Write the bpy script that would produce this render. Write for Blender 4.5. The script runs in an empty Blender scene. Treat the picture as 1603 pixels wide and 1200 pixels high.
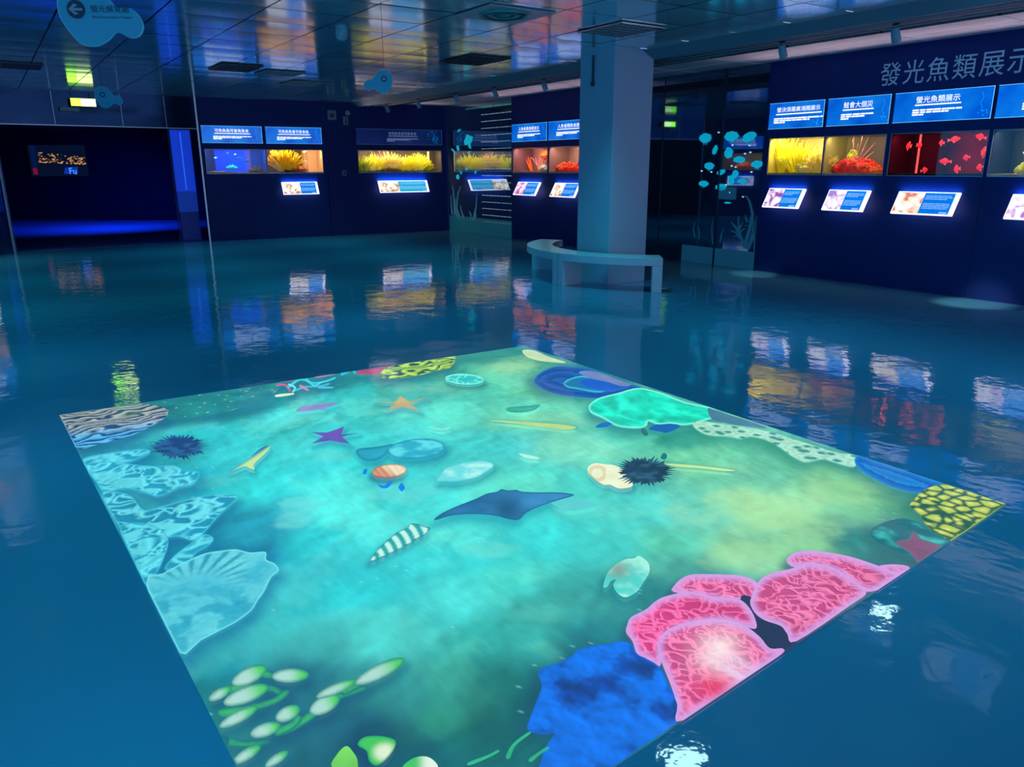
import bpy, bmesh, math, random
import numpy as np
from mathutils import Vector, Matrix
from mathutils.geometry import delaunay_2d_cdt
random.seed(7)
C = bpy.context.scene.collection
PI = math.pi
# ---------------------------------------------------------------- camera
CAMF, PITCH, ROLL, CH = 1189.07, 0.27817656, -0.00375442, 1.5
W, H = 1603, 1200
cp, sp = math.cos(PITCH), math.sin(PITCH)
FW = np.array([0, cp, -sp]); U0 = np.array([0, sp, cp]); X0 = np.array([1., 0, 0])
RX = math.cos(ROLL)*X0 + math.sin(ROLL)*U0
UP = -math.sin(ROLL)*X0 + math.cos(ROLL)*U0
cam = bpy.data.cameras.new('camera'); camo = bpy.data.objects.new('camera', cam); C.objects.link(camo)
cam.sensor_fit = 'HORIZONTAL'; cam.sensor_width = 36; cam.lens = CAMF/W*36; cam.clip_start = .05; cam.clip_end = 200
camo.matrix_world = Matrix([[RX[0], UP[0], -FW[0], 0], [RX[1], UP[1], -FW[1], 0], [RX[2], UP[2], -FW[2], CH], [0, 0, 0, 1]])
sc = bpy.context.scene; sc.camera = camo
sc.view_settings.view_transform = 'Standard'; sc.view_settings.look = 'None'
sc.view_settings.gamma = 1; sc.view_settings.use_curve_mapping = False; sc.view_settings.exposure = 0.0
sc.cycles.max_bounces = 8; sc.cycles.glossy_bounces = 5; sc.cycles.sample_clamp_indirect = 4
sc.cycles.caustics_reflective = False; sc.cycles.caustics_refractive = False

def lin(c, k=1.0):
    out = []
    for v in c[:3]:
        v = v/255.
        out.append((v/12.92 if v <= .04045 else ((v+.055)/1.055)**2.4)*k)
    return tuple(out)
# ---------------------------------------------------------------- world: the dim blue rest of the hall behind the viewer
w = bpy.data.worlds.new('world'); sc.world = w; w.use_nodes = True
nt = w.node_tree; bg = nt.nodes['Background']
tc = nt.nodes.new('ShaderNodeTexCoord'); sx = nt.nodes.new('ShaderNodeSeparateXYZ'); rp = nt.nodes.new('ShaderNodeValToRGB')
mr = nt.nodes.new('ShaderNodeMapRange'); mr.inputs[1].default_value = -1; mr.inputs[2].default_value = 1
nt.links.new(tc.outputs['Generated'], sx.inputs[0]); nt.links.new(sx.outputs[0], mr.inputs[0]); nt.links.new(mr.outputs[0], rp.inputs[0])
rp.color_ramp.elements[0].color = (.002, .17, .42, 1); rp.color_ramp.elements[0].position = .38
rp.color_ramp.elements[1].color = (.15, .20, .32, 1); rp.color_ramp.elements[1].position = .56
nt.links.new(rp.outputs[0], bg.inputs[0]); bg.inputs[1].default_value = 4.0

# ---------------------------------------------------------------- geometry from the surveyed camera
def ray(px, py): return RX*(px-W/2)/CAMF - UP*(py-H/2)/CAMF + FW
def onz(px, py, z=0.):
    d = ray(px, py); t = (z-CH)/d[2]; return np.array([d[0]*t, d[1]*t, z])
def proj(X, Y, Z):
    q = [X, Y, Z-CH]; a = sum(q[i]*RX[i] for i in range(3)); b = sum(q[i]*UP[i] for i in range(3)); c = sum(q[i]*FW[i] for i in range(3))
    return W/2+CAMF*a/c, H/2-CAMF*b/c
RV = np.array([-.55861151, .82942943]); NV = np.array([-RV[1], RV[0]])   # room axes: along the right wall (away), across (left)
def room(u, v): return RV*u+NV*v
class Frame:       # a vertical plane: x along the wall (left to right), y into the wall, z up
    def __init__(s, p0, p1):
        s.o = np.array(p0[:2]); d = np.array(p1[:2])-s.o; s.len = float(np.hypot(*d)); s.d = d/s.len; s.rot = math.atan2(s.d[1], s.d[0])
        s.i = np.array([-s.d[1], s.d[0]])
    def at(s, x, y=0, z=0):
        p = s.o+s.d*x+s.i*y; return (p[0], p[1], z)
A_, B_, L_ = onz(703, 360), onz(1603, 478), onz(330, 377)
FR = Frame(A_, B_); FB = Frame(L_, A_); G0 = onz(24.5, 395.5); G1 = np.array([L_[0], L_[1], 0]); FG = Frame(G0, G1)
HC = 2.88

# ---------------------------------------------------------------- materials
MATS = {}
def mat(name, col=(200, 200, 200), rough=.5, metal=0., emit=None, es=1., spec=.5, raw=None, coat=0, ior=None):
    if name in MATS: return MATS[name]
    m = bpy.data.materials.new(name); m.use_nodes = True; b = m.node_tree.nodes['Principled BSDF']
    c = raw if raw else lin(col)
    b.inputs['Base Color'].default_value = (*c, 1); b.inputs['Roughness'].default_value = rough; b.inputs['Metallic'].default_value = metal
    b.inputs['Specular IOR Level'].default_value = spec; b.inputs['Coat Weight'].default_value = coat
    if ior: b.inputs['IOR'].default_value = ior
    if emit: b.inputs['Emission Color'].default_value = (*lin(emit), 1); b.inputs['Emission Strength'].default_value = es
    MATS[name] = m; return m
def N(m, t, **kw):
    n = m.node_tree.nodes.new(t)
    for k, v in kw.items():
        if k.startswith('i_'): n.inputs[k[2:].replace('_', ' ')].default_value = v
        else: setattr(n, k, v)
    return n
def Lk(m, a, b): m.node_tree.links.new(a, b)
def BS(m): return m.node_tree.nodes['Principled BSDF']
def bump(m, scale, strength, dist, detail=2, vec=None, coord='Object', chain=None, sock='Normal', distort=0):
    t = N(m, 'ShaderNodeTexCoord'); mp = N(m, 'ShaderNodeMapping'); n = N(m, 'ShaderNodeTexNoise'); bp = N(m, 'ShaderNodeBump')
    Lk(m, t.outputs[coord], mp.inputs[0]); Lk(m, mp.outputs[0], n.inputs[0]); n.inputs['Scale'].default_value = scale; n.inputs['Detail'].default_value = detail
    n.inputs['Distortion'].default_value = distort
    if vec: mp.inputs['Scale'].default_value = vec
    bp.inputs['Strength'].default_value = strength; bp.inputs['Distance'].default_value = dist
    Lk(m, n.outputs[0], bp.inputs['Height'])
    if chain: Lk(m, chain.outputs[0], bp.inputs['Normal'])
    Lk(m, bp.outputs[0], BS(m).inputs[sock]); return bp
def mottled(m, c1, c2, scale=8, detail=4):
    t = N(m, 'ShaderNodeTexCoord'); n = N(m, 'ShaderNodeTexNoise'); r = N(m, 'ShaderNodeValToRGB')
    n.inputs['Scale'].default_value = scale; n.inputs['Detail'].default_value = detail
    Lk(m, t.outputs['Object'], n.inputs[0]); Lk(m, n.outputs[0], r.inputs[0]); Lk(m, r.outputs[0], BS(m).inputs['Base Color'])
    r.color_ramp.elements[0].color = (*c1, 1); r.color_ramp.elements[0].position = .35; r.color_ramp.elements[1].color = (*c2, 1); r.color_ramp.elements[1].position = .65
    return m

M_floor = mat('epoxy_floor', raw=(.05, .25, .43), rough=.04, ior=1.88)
b1 = bump(M_floor, 3.2, .22, .02, 3); bump(M_floor, 26, .16, .003, 2, chain=b1)
M_alcfloor = mat('alcove_carpet', raw=(.02, .10, .45), rough=.6)
M_navy = mottled(mat('navy_wall_paint', rough=.55, spec=.3), (.002, .020, .15), (.003, .023, .165), 3)
M_ceil = mat('glossy_metal_ceiling', raw=(.50, .80, .88), rough=.12, metal=.56)
bump(M_ceil, 5, .07, .01, 2)
M_matte = mottled(mat('matte_ceiling_tile', rough=.8), (.42, .40, .47), (.5, .47, .53), 1.5)
M_black = mat('black', raw=(.003, .004, .008), rough=.6)
M_fascia = mat('grey_fascia', raw=(.10, .20, .26), rough=.6)
M_white = mat('white_laminate', raw=(.55, .60, .66), rough=.28)
M_pillar = mat('pillar_paint', raw=(.38, .48, .62), rough=.45)
M_steel = mat('brushed_steel', raw=(.55, .58, .6), rough=.25, metal=1)
M_dkmetal = mat('dark_metal', raw=(.03, .05, .07), rough=.4, metal=.6)
M_rail = mat('rail_grey', raw=(.16, .28, .36), rough=.5)
M_lamp = mat('lamp_housing', raw=(.22, .34, .42), rough=.45)
M_mirror = mat('dark_mirror_glass', raw=(.16, .24, .38), rough=.025, metal=.9)
M_mirror2 = mat('clear_mirror_glass', raw=(.50, .58, .68), rough=.02, metal=.93)
M_alc = mat('alcove_dark_wall', raw=(.001, .005, .05), rough=.7, spec=.2)
M_hdr = mat('header_glass', raw=(.012, .035, .09), rough=.09, metal=.9)
M_glyph = mat('letter_metal', raw=(.55, .80, .95), rough=.5)
M_trim = mat('pale_trim', raw=(.45, .5, .55), rough=.3, metal=.7)

# ---------------------------------------------------------------- mesh builder
class MB:
    def __init__(s): s.v = []; s.f = []; s.c = None
    def add(s, vs, fs):
        k = len(s.v); s.v += [tuple(map(float, p)) for p in vs]; s.f += [tuple(i+k for i in f) for f in fs]; return s
    def box(s, x0, x1, y0, y1, z0, z1):
        return s.add([(x, y, z) for z in (z0, z1) for y in (y0, y1) for x in (x0, x1)],
                     [(0, 2, 3, 1), (4, 5, 7, 6), (0, 1, 5, 4), (2, 6, 7, 3), (0, 4, 6, 2), (1, 3, 7, 5)])
    def prism(s, pts, a, b):      # pts: (x,y) outline, extruded in z from a to b
        n = len(pts)
        ar = sum(pts[i][0]*pts[(i+1) % n][1]-pts[(i+1) % n][0]*pts[i][1] for i in range(n))
        if ar < 0: pts = pts[::-1]
        return s.add([(x, y, a) for x, y in pts]+[(x, y, b) for x, y in pts],
                     [tuple(range(n-1, -1, -1)), tuple(range(n, 2*n))]+[(i, (i+1) % n, n+(i+1) % n, n+i) for i in range(n)])
    def plate(s, pts, y0, y1):    # pts: (x,z) outline on a wall, thickness in y
        n = len(pts); ar = sum(pts[i][0]*pts[(i+1) % n][1]-pts[(i+1) % n][0]*pts[i][1] for i in range(n))
        if ar < 0: pts = pts[::-1]
        return s.add([(x, y0, z) for x, z in pts]+[(x, y1, z) for x, z in pts],
                     [tuple(range(n)), tuple(range(2*n-1, n-1, -1))]+[((i+1) % n, i, n+i, n+(i+1) % n) for i in range(n)])
    def tube(s, pts, rs, seg=6, cap=True):
        pts = [Vector(p) for p in pts]; n = len(pts)
        if not hasattr(rs, '__len__'): rs = [rs]*n
        vs = []; up = Vector((0, 0, 1)); last = None
        for i, p in enumerate(pts):
            t = (pts[min(i+1, n-1)]-pts[max(i-1, 0)]).normalized()
            a = (last - t*last.dot(t)) if last else t.cross(up if abs(t.z) < .9 else Vector((1, 0, 0)))
            if a.length < 1e-6: a = t.orthogonal()
            a.normalize(); last = a; b = t.cross(a)
            for k in range(seg):
                th = 2*PI*k/seg; vs.append(p+(a*math.cos(th)+b*math.sin(th))*rs[i])
        fs = [(i*seg+k, i*seg+(k+1) % seg, (i+1)*seg+(k+1) % seg, (i+1)*seg+k) for i in range(n-1) for k in range(seg)]
        if cap: fs += [tuple(range(seg-1, -1, -1)), tuple((n-1)*seg+k for k in range(seg))]
        return s.add(vs, fs)
    def blob(s, c, r, seg=10, rings=7, jit=0, rnd=None):
        vs = []
        for i in range(rings+1):
            ph = PI*i/rings
            for k in range(seg):
                th = 2*PI*k/seg; j = 1+(rnd.uniform(-jit, jit) if rnd else 0)
                vs.append((c[0]+r[0]*j*math.sin(ph)*math.cos(th), c[1]+r[1]*j*math.sin(ph)*math.sin(th), c[2]+r[2]*j*math.cos(ph)))
        fs = [(i*seg+k, (i+1)*seg+k, (i+1)*seg+(k+1) % seg, i*seg+(k+1) % seg) for i in range(rings) for k in range(seg)]
        return s.add(vs, fs)
    def build(s, name, m, parent=None, smooth=False, bevel=0, col=None, loc=None):
        me = bpy.data.meshes.new(name); me.from_pydata(s.v, [], s.f); me.validate(); me.update()
        if m: me.materials.append(m)
        if smooth:
            me.polygons.foreach_set('use_smooth', [True]*len(me.polygons))
        if col is not None:
            a = me.color_attributes.new('Col', 'FLOAT_COLOR', 'POINT')
            cc = np.ones((len(me.vertices), 4), dtype=np.float32); cc[:, :3] = col; a.data.foreach_set('color', cc.ravel())
        o = bpy.data.objects.new(name, me); C.objects.link(o)
        if parent is not None: o.parent = parent
        if loc: o.location = loc
        if bevel:
            b = o.modifiers.new('bevel', 'BEVEL'); b.width = bevel; b.segments = 2; b.limit_method = 'ANGLE'
        return o
def root(name, label, cat, loc=(0, 0, 0), rot=0, group=None):
    o = bpy.data.objects.new(name, None); C.objects.link(o); o.location = loc; o.rotation_euler = (0, 0, rot)
    o['label'] = label; o['category'] = cat
    if group: o['group'] = group
    return o
def tag(o, label, cat, group=None):
    o['label'] = label; o['category'] = cat
    if group: o['group'] = group
    return o
def struct(o, kind='structure'): o['kind'] = kind; return o
def place(o, loc, rot): o.location = loc; o.rotation_euler = (0, 0, rot); return o
def text_mb(body, size, fit_w=None, thick=0.004, y=-.002, cx=0, cz=0, left=False):
    c = bpy.data.curves.new('t', 'FONT'); c.body = body; c.size = size; c.resolution_u = 3; c.extrude = 0
    o = bpy.data.objects.new('t', c); C.objects.link(o); bpy.context.view_layer.update()
    me = bpy.data.meshes.new_from_object(o.evaluated_get(bpy.context.evaluated_depsgraph_get()))
    vs = np.array([v.co[:] for v in me.vertices]); fs = [tuple(p.vertices) for p in me.polygons]
    bpy.data.objects.remove(o); bpy.data.curves.remove(c); bpy.data.meshes.remove(me)
    mb = MB()
    if len(vs) == 0: return mb
    x0, x1 = vs[:, 0].min(), vs[:, 0].max(); z0, z1 = vs[:, 1].min(), vs[:, 1].max()
    k = fit_w/(x1-x0) if fit_w else 1
    X = (vs[:, 0]-(x0 if left else (x0+x1)/2))*k+cx; Z = vs[:, 1]-(z0+z1)/2+cz
    mb.add([(X[i], y, Z[i]) for i in range(len(X))], fs)
    return mb
def merge(*mbs):
    r = MB()
    for m in mbs: r.add(m.v, m.f)
    return r
def area(name, loc, direction, sx_, sy_, power, col, parent=None, spread=PI):
    l = bpy.data.lights.new(name, 'AREA'); l.shape = 'RECTANGLE'; l.size = sx_; l.size_y = sy_; l.energy = power; l.color = col; l.spread = spread
    o = bpy.data.objects.new(name, l); C.objects.link(o)
    o.rotation_euler = Vector(direction).to_track_quat('-Z', 'Y').to_euler(); o.location = loc
    if parent is not None: o.parent = parent
    return o

# ================================================================ SETTING
q = MB().add([(-18, -3, 0), (12, -3, 0), (12, 27, 0), (-18, 27, 0)], [(0, 1, 2, 3)]); struct(q.build('floor', M_floor))
# --- shiny ceiling of separate bowed metal tiles, in room axes
mb = MB(); rnd = random.Random(3)
PU, PV = .69, .78
U_0, V_0 = 5.37-PU*14, -7.05
holes = {}
for i in range(0, 38):
    for j in range(0, 24):
        u0 = U_0+i*PU; v0 = V_0+j*PV; u1 = u0+PU; v1 = v0+PV
        tx, ty = rnd.gauss(0, .0035), rnd.gauss(0, .0035); n = 4; g = .007
        vs = []
        for a in range(n+1):
            for b in range(n+1):
                uu = u0+g+(u1-u0-2*g)*a/n; vv = v0+g+(v1-v0-2*g)*b/n
                s_ = (a/n-.5)*2; t_ = (b/n-.5)*2
                p = room(uu, vv); vs.append((p[0], p[1], HC+.002-.0022*(1-s_*s_)+tx*s_*PU/2*.5+ty*t_*PV/2*.5))
        mb.add(vs, [(a*(n+1)+b, a*(n+1)+b+1, (a+1)*(n+1)+b+1, (a+1)*(n+1)+b) for a in range(n) for b in range(n)])
struct(mb.build('ceiling', M_ceil, smooth=True))
mb = MB(); c4 = [room(U_0-.2, V_0), room(U_0+38*PU, V_0), room(U_0+38*PU, V_0+24*PV), room(U_0-.2, V_0+24*PV)]
mb.prism([tuple(p) for p in c4], HC+.03, HC+.06); struct(mb.build('ceiling_void', M_black))
# --- fascia, recess, matte ceiling strip by the right wall (profile in v,z extruded along u)
def along(name, prof, u0, u1, m):
    k = len(prof); mb = MB(); vs = [(*room(u0, v), z) for v, z in prof]+[(*room(u1, v), z) for v, z in prof]
    mb.add(vs, [(i, i+1, k+i+1, k+i) for i in range(k-1)]); return mb.build(name, m)
UE = 17.6
struct(along('trim_1', [(-7.03, HC+.003), (-7.06, HC-.003), (-7.24, HC-.09), (-7.27, HC-.09), (-7.27, HC+.05)], -2, UE, M_fascia))
struct(along('trim_2', [(-7.27, HC+.05), (-8.36, HC+.05), (-8.36, HC-.004)], -2, UE, M_black))
mb = MB()
for i in range(0, 17):
    for (va, vb) in ((-8.36, -8.86), (-8.88, -9.38), (-9.40, -10.6)):
        u0 = -2+i*1.2; p = [room(u0+.01, va), room(u0+1.19, va), room(u0+1.19, vb), room(u0+.01, vb)]
        mb.prism([tuple(x) for x in p], HC-.002, HC+.02)
struct(mb.build('ceiling_matte', M_matte))
# --- walls with holes
def wall(name, fr, x0, x1, z0, z1, holes, m, th=.05, y=0):
    xs = sorted({x0, x1, *[h[0] for h in holes], *[h[1] for h in holes]}); zs = sorted({z0, z1, *[h[2] for h in holes], *[h[3] for h in holes]})
    mb = MB()
    for a, b in zip(xs, xs[1:]):
        run = None
        for c, d in zip(zs, zs[1:]):
            mx, mz = (a+b)/2, (c+d)/2
            if any(h[0] < mx < h[1] and h[2] < mz < h[3] for h in holes): 
                if run: mb.box(a, b, y, y+th, run[0], run[1]); run = None
                continue
            run = (run[0], d) if run else (c, d)
        if run: mb.box(a, b, y, y+th, run[0], run[1])
    o = mb.build(name, m); place(o, fr.at(0), fr.rot); return struct(o)
TZ = (1.37, 1.87)
RT = [(9.31, 10.185), (10.2, 11.055), (11.11, 12.245), (12.29, 13.45)]
FT = [(2.82, 4.035), (4.09, 5.3)]
wall('wall_right', FR, 9.22, 14.2, 0, HC, [(a, b, *TZ) for a, b in RT], M_navy)
wall('wall_right_far', FR, 2.76, 6.6, 0, HC, [(a, b, *TZ) for a, b in FT], M_navy)
LB = FB.len
BT = [(LB-5.46, LB-4.235), (LB-4.22, LB-3.01), (LB-2.2, LB-.15)]
wall('wall_back', FB, 0, LB-2.93, 0, HC, [(a, b, *TZ) for a, b in BT[:2]], M_navy)
wall('wall_back_side', FB, LB-2.91, LB+.05, 0, HC, [(*BT[2], *TZ)], M_navy, y=.03)
# groove trims
def wbox(name, fr, x0, x1, y0, y1, z0, z1, m, bevel=0):
    return place(MB().box(x0, x1, y0, y1, z0, z1).build(name, m, bevel=bevel), fr.at(0), fr.rot)
struct(wbox('trim_3', FR, 12.262, 12.268, -.002, .0, 0, 1.33, M_black))
struct(wbox('trim_4', FB, -.03, .0, -.03, .05, 0, HC, M_trim))
# mirror glass bays
G1o = struct(wbox('window_1', FR, .0, 2.76, .02, .04, 0, HC, M_mirror2))
G2o = struct(wbox('window_2', FR, 6.6, 9.22, .02, .04, 0, HC, M_mirror))
struct(wbox('trim_5', FR, 8.41, 8.44, .0, .02, 0, HC, M_dkmetal))
struct(wbox('trim_6', FR, 7.17, 7.18, .01, .02, 0, HC, M_dkmetal))
# --- alcove at the left
struct(wbox('wall_header', FG, -.2, FG.len-.03, .0, .05, 2.27, HC, M_hdr))
struct(wbox('trim_7', FG, -.2, FG.len-.03, -.012, 0, 2.255, 2.27, M_trim))
for k, s_ in enumerate((.98, 2.13, 2.93)):
    struct(wbox('trim_%d' % (8+k), FG, s_-.004, s_+.004, -.006, 0, 2.27, HC-.02, M_trim))
struct(wbox('trim_11', FG, 2.925, 2.94, 0, .03, 0, 2.26, M_dkmetal))
def wpts(name, pts, z0, z1, m):
    mb = MB()
    for a, b in zip(pts, pts[1:]):
        mb.add([(a[0], a[1], z0), (b[0], b[1], z0), (b[0], b[1], z1), (a[0], a[1], z1)], [(0, 1, 2, 3)])
    return struct(mb.build(name, m))
pl, pr = onz(18, 345), onz(300, 345)
wpts('wall_alcove', [FG.at(-.05, .06), (-15.6, 23.3), (-6.2, 22.9), FG.at(FG.len+.1, .06)], 0, 2.6, M_alc)
mb = MB().prism([FG.at(0, .03)[:2], FG.at(FG.len, .03)[:2], (-6.2, 22.9), (-15.6, 23.3)], .001, .006); struct(mb.build('floor_alcove', M_alcfloor))
mb = MB().prism([FG.at(-.05, .06)[:2], FG.at(FG.len+.1, .06)[:2], (-6.2, 22.9), (-15.6, 23.3)], 2.56, 2.6); struct(mb.build('ceiling_alcove', M_alc))
p = FG.at(3.4, 4.2); area('alcove_lamp', (p[0]-.6, p[1], 2.45), (-.5, .4, -1), .6, .6, 95, (.02, .12, 1), spread=2.2)
# left wall, mostly outside the frame, with its own exhibits
LW0, LW1 = np.array([-9.35, 9.0]), np.array([-9.16, 14.12])
FL = Frame((-9.62, 8.2), (G0[0], G0[1]))
EL = FL.len
wall('wall_left', FL, -.5, EL-.35, 0, HC, [(EL-1.75, EL-.6, *TZ), (EL-3.1, EL-1.95, *TZ), (EL-4.5, EL-3.3, *TZ)], M_navy)
struct(wbox('window_3', FL, EL-.35, EL-.02, .0, .03, 0, HC, M_mirror))
struct(wbox('trim_12', FL, EL-.02, EL+.02, -.02, .03, 0, HC, M_trim))

# ================================================================ PILLAR AND BENCHES
pm = MB(); PUa, PUb, PVa, PVb = 7.54, 8.2, -7.25, -6.6
pm.prism([tuple(room(PUa, PVb)), tuple(room(PUb, PVb)), tuple(room(PUb, PVa)), tuple(room(PUa, PVa))], 0, HC+.01)
struct(pm.build('pillar', M_pillar, bevel=.006))
bc = np.array([8.05, -7.8]); R0, R1 = 1.38, 1.75
def arc(a0, a1, r0, r1, z0, z1, n, mb):
    pts = [tuple(room(bc[0]+r1*math.cos(a0+(a1-a0)*i/n), bc[1]+r1*math.sin(a0+(a1-a0)*i/n))) for i in range(n+1)]
    pts += [tuple(room(bc[0]+r0*math.cos(a1+(a0-a1)*i/n), bc[1]+r0*math.sin(a1+(a0-a1)*i/n))) for i in range(n+1)]
    # quads strip
    k = n+1; vs = []
    for z in (z0, z1): vs += [(x, y, z) for x, y in pts]
    m_ = 2*k; fs = []
    for i in range(n):
        a, b, c, d = i, i+1, m_-2-i, m_-1-i
        fs += [(a, b, c, d), (m_+d, m_+c, m_+b, m_+a)]
    for i in range(m_): j = (i+1) % m_; fs.append((j, i, m_+i, m_+j))
    mb.add(vs, fs)
    return mb
def bench(name, a0, a1, label, legs):
    c = room(*bc); cz = (c[0], c[1], 0); r = root(name, label, 'bench', cz, 0, 'curved white benches around the pillar')
    def mk(nm, mb, bev):
        mb.v = [(x-c[0], y-c[1], z) for x, y, z in mb.v]; o = mb.build(nm, M_white, r, bevel=bev)
        me = o.data; bm = bmesh.new(); bm.from_mesh(me); bmesh.ops.recalc_face_normals(bm, faces=bm.faces); bm.to_mesh(me); bm.free(); return o
    mk('seat', arc(a0, a1, R0, R1, .325, .42, 24, MB()), .004)
    for la, lb in legs: mk('leg', arc(la, lb, R0+.012, R1-.001, 0, .325, 3, MB()), .003)
ang = lambda u, v: math.atan2(v-bc[1], u-bc[0])
aR = ang(6.67, -6.62)+.04; aM = ang(7.92, -6.04); aF = ang(9.6, -7.05)
bench('curved_bench', aR, aM+.004, 'curved white bench segment in front of the pillar, on the right', [(aR, aR-.07), (aM+.06, aM+.004)])
bench('curved_bench', aM-.004, aF, 'curved white bench segment running behind the pillar on its left', [(aM-.004, aM-.06), (aF+.22, aF+.15)])

# ================================================================ WALL UNITS
M_sign = []
def sign_mat(name, seed, c1=(0, 80, 195), c2=(14, 130, 225), es=1.0):
    m = mat(name, (5, 60, 150), .15, emit=(0, 100, 220), es=es)
    t = N(m, 'ShaderNodeTexCoord'); mp = N(m, 'ShaderNodeMapping'); n = N(m, 'ShaderNodeTexNoise'); r = N(m, 'ShaderNodeValToRGB')
    mp.inputs['Location'].default_value = (seed, seed*.7, 0); n.inputs['Scale'].default_value = 2.2; n.inputs['Detail'].default_value = 3
    Lk(m, t.outputs['Object'], mp.inputs[0]); Lk(m, mp.outputs[0], n.inputs[0]); Lk(m, n.outputs[0], r.inputs[0]); Lk(m, r.outputs[0], BS(m).inputs['Emission Color'])
    r.color_ramp.elements[0].color = (*lin(c1), 1); r.color_ramp.elements[0].position = .38; r.color_ramp.elements[1].color = (*lin(c2), 1); r.color_ramp.elements[1].position = .68
    return m
SG = sign_mat('sign_blue', 3); SGD = sign_mat('sign_dark', 5, (0, 6, 34), (0, 12, 46))
M_txt = mat('sign_text', (255, 255, 255), .5, emit=(250, 245, 255), es=1.25)
M_txtd = mat('sign_text_dim', (120, 130, 150), .5, emit=(90, 105, 140), es=1)
M_edge = mat('acrylic_edge', (255, 255, 255), .3, emit=(90, 190, 255), es=1.0)
M_cyan = mat('sign_cyan_print', (40, 160, 220), .5, emit=(10, 160, 225), es=1)
M_case = mat('case_dark', raw=(.004, .01, .04), rough=.4)
def bars(x0, x1, z, h, rr, y=-.0225, gap=.012):
    mb = MB(); x = x0
    while x < x1-.004:
        w_ = min(rr.uniform(.03, .10), x1-x); mb.box(x, x+w_, y, y+.002, z-h/2, z+h/2); x += w_+gap*rr.uniform(.5, 1.2)
    return mb
def sign(fr, x0, x1, label, title, z0=1.99, z1=2.33, dark=False, tpos=.5, seed=1, tw=.62, th=.075):
    r = root('info_lightbox', label, 'sign', fr.at(x0, 0, z0), fr.rot, 'lit information boards above the tanks'); w_ = x1-x0; h = z1-z0; rr = random.Random(seed)
    MB().box(0, w_, -.018, .0, 0, h).build('case', M_case, r)
    face = MB().box(.004, w_-.004, -.021, -.018, .004, h-.004).build('face_panel', SGD if dark else SG, r)
    mt = M_txtd if dark else M_txt
    cx = w_*tpos; ww = w_*tw
    text_mb(title, th, fit_w=ww*.93, cx=cx, cz=h*.73, y=-.0225).build('title', mt, face)
    merge(bars(cx-ww*.48, cx+ww*.5, h*.555, .014, rr, gap=.004)).build('subtitle', mt, face)
    lx = cx-ww*.52
    merge(bars(lx, lx+ww*1.05, h*.39, .017, rr), bars(lx, lx+ww*.78, h*.315, .017, rr), bars(lx, lx+ww*.25, h*.24, .017, rr)).build('caption', mt, face)
    e = MB()
    for zz in (.0, h-.005): e.box(0, w_, -.0222, -.018, zz, zz+.005)
    e.box(w_-.006, w_, -.0222, -.018, 0, h); e.build('acrylic_edge', M_edge if not dark else mat('edge_dim', (50, 70, 120), .3, emit=(50, 70, 120), es=1), r)
    # printed bubbles / seaweed swirl at the right end
    sw = MB(); pts = [(w_*.90+.012*math.sin(i*1.1), -.0218, h*(.25+.06*i)) for i in range(11)]; sw.tube(pts, .0025, 4)
    for i in range(22 if dark else 7):
        a, b = w_*rr.uniform(.82, .97), h*rr.uniform(.08, .9 if dark else .25); sw.box(a, a+.012, -.0225, -.021, b, b+.012)
    sw.build('printed_motif', M_cyan, face)
    return r
def printed_photo(name, c1, c2, c3, seed, es=1.05):
    m = mat(name, (60, 60, 75), .2, emit=(255, 255, 255), es=es)
    t = N(m, 'ShaderNodeTexCoord'); mp = N(m, 'ShaderNodeMapping'); n = N(m, 'ShaderNodeTexNoise'); r = N(m, 'ShaderNodeValToRGB')
    mp.inputs['Location'].default_value = (seed*3.1, seed, 0); n.inputs['Scale'].default_value = 9; n.inputs['Detail'].default_value = 1.5; n.inputs['Distortion'].default_value = .8
    Lk(m, t.outputs['Object'], mp.inputs[0]); Lk(m, mp.outputs[0], n.inputs[0]); Lk(m, n.outputs[0], r.inputs[0]); Lk(m, r.outputs[0], BS(m).inputs['Emission Color'])
    e = r.color_ramp.elements; e[0].color = (*lin(c1), 1); e[0].position = .44; e[1].color = (*lin(c3), 1); e[1].position = .62
    x = e.new(.53); x.color = (*lin(c2), 1); return m
M_lblue = mat('label_blue', (0, 100, 190), .2, emit=(0, 105, 195), es=1.25)
M_lwhite = mat('label_white', (255, 255, 255), .2, emit=(235, 225, 250), es=1.5)
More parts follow.
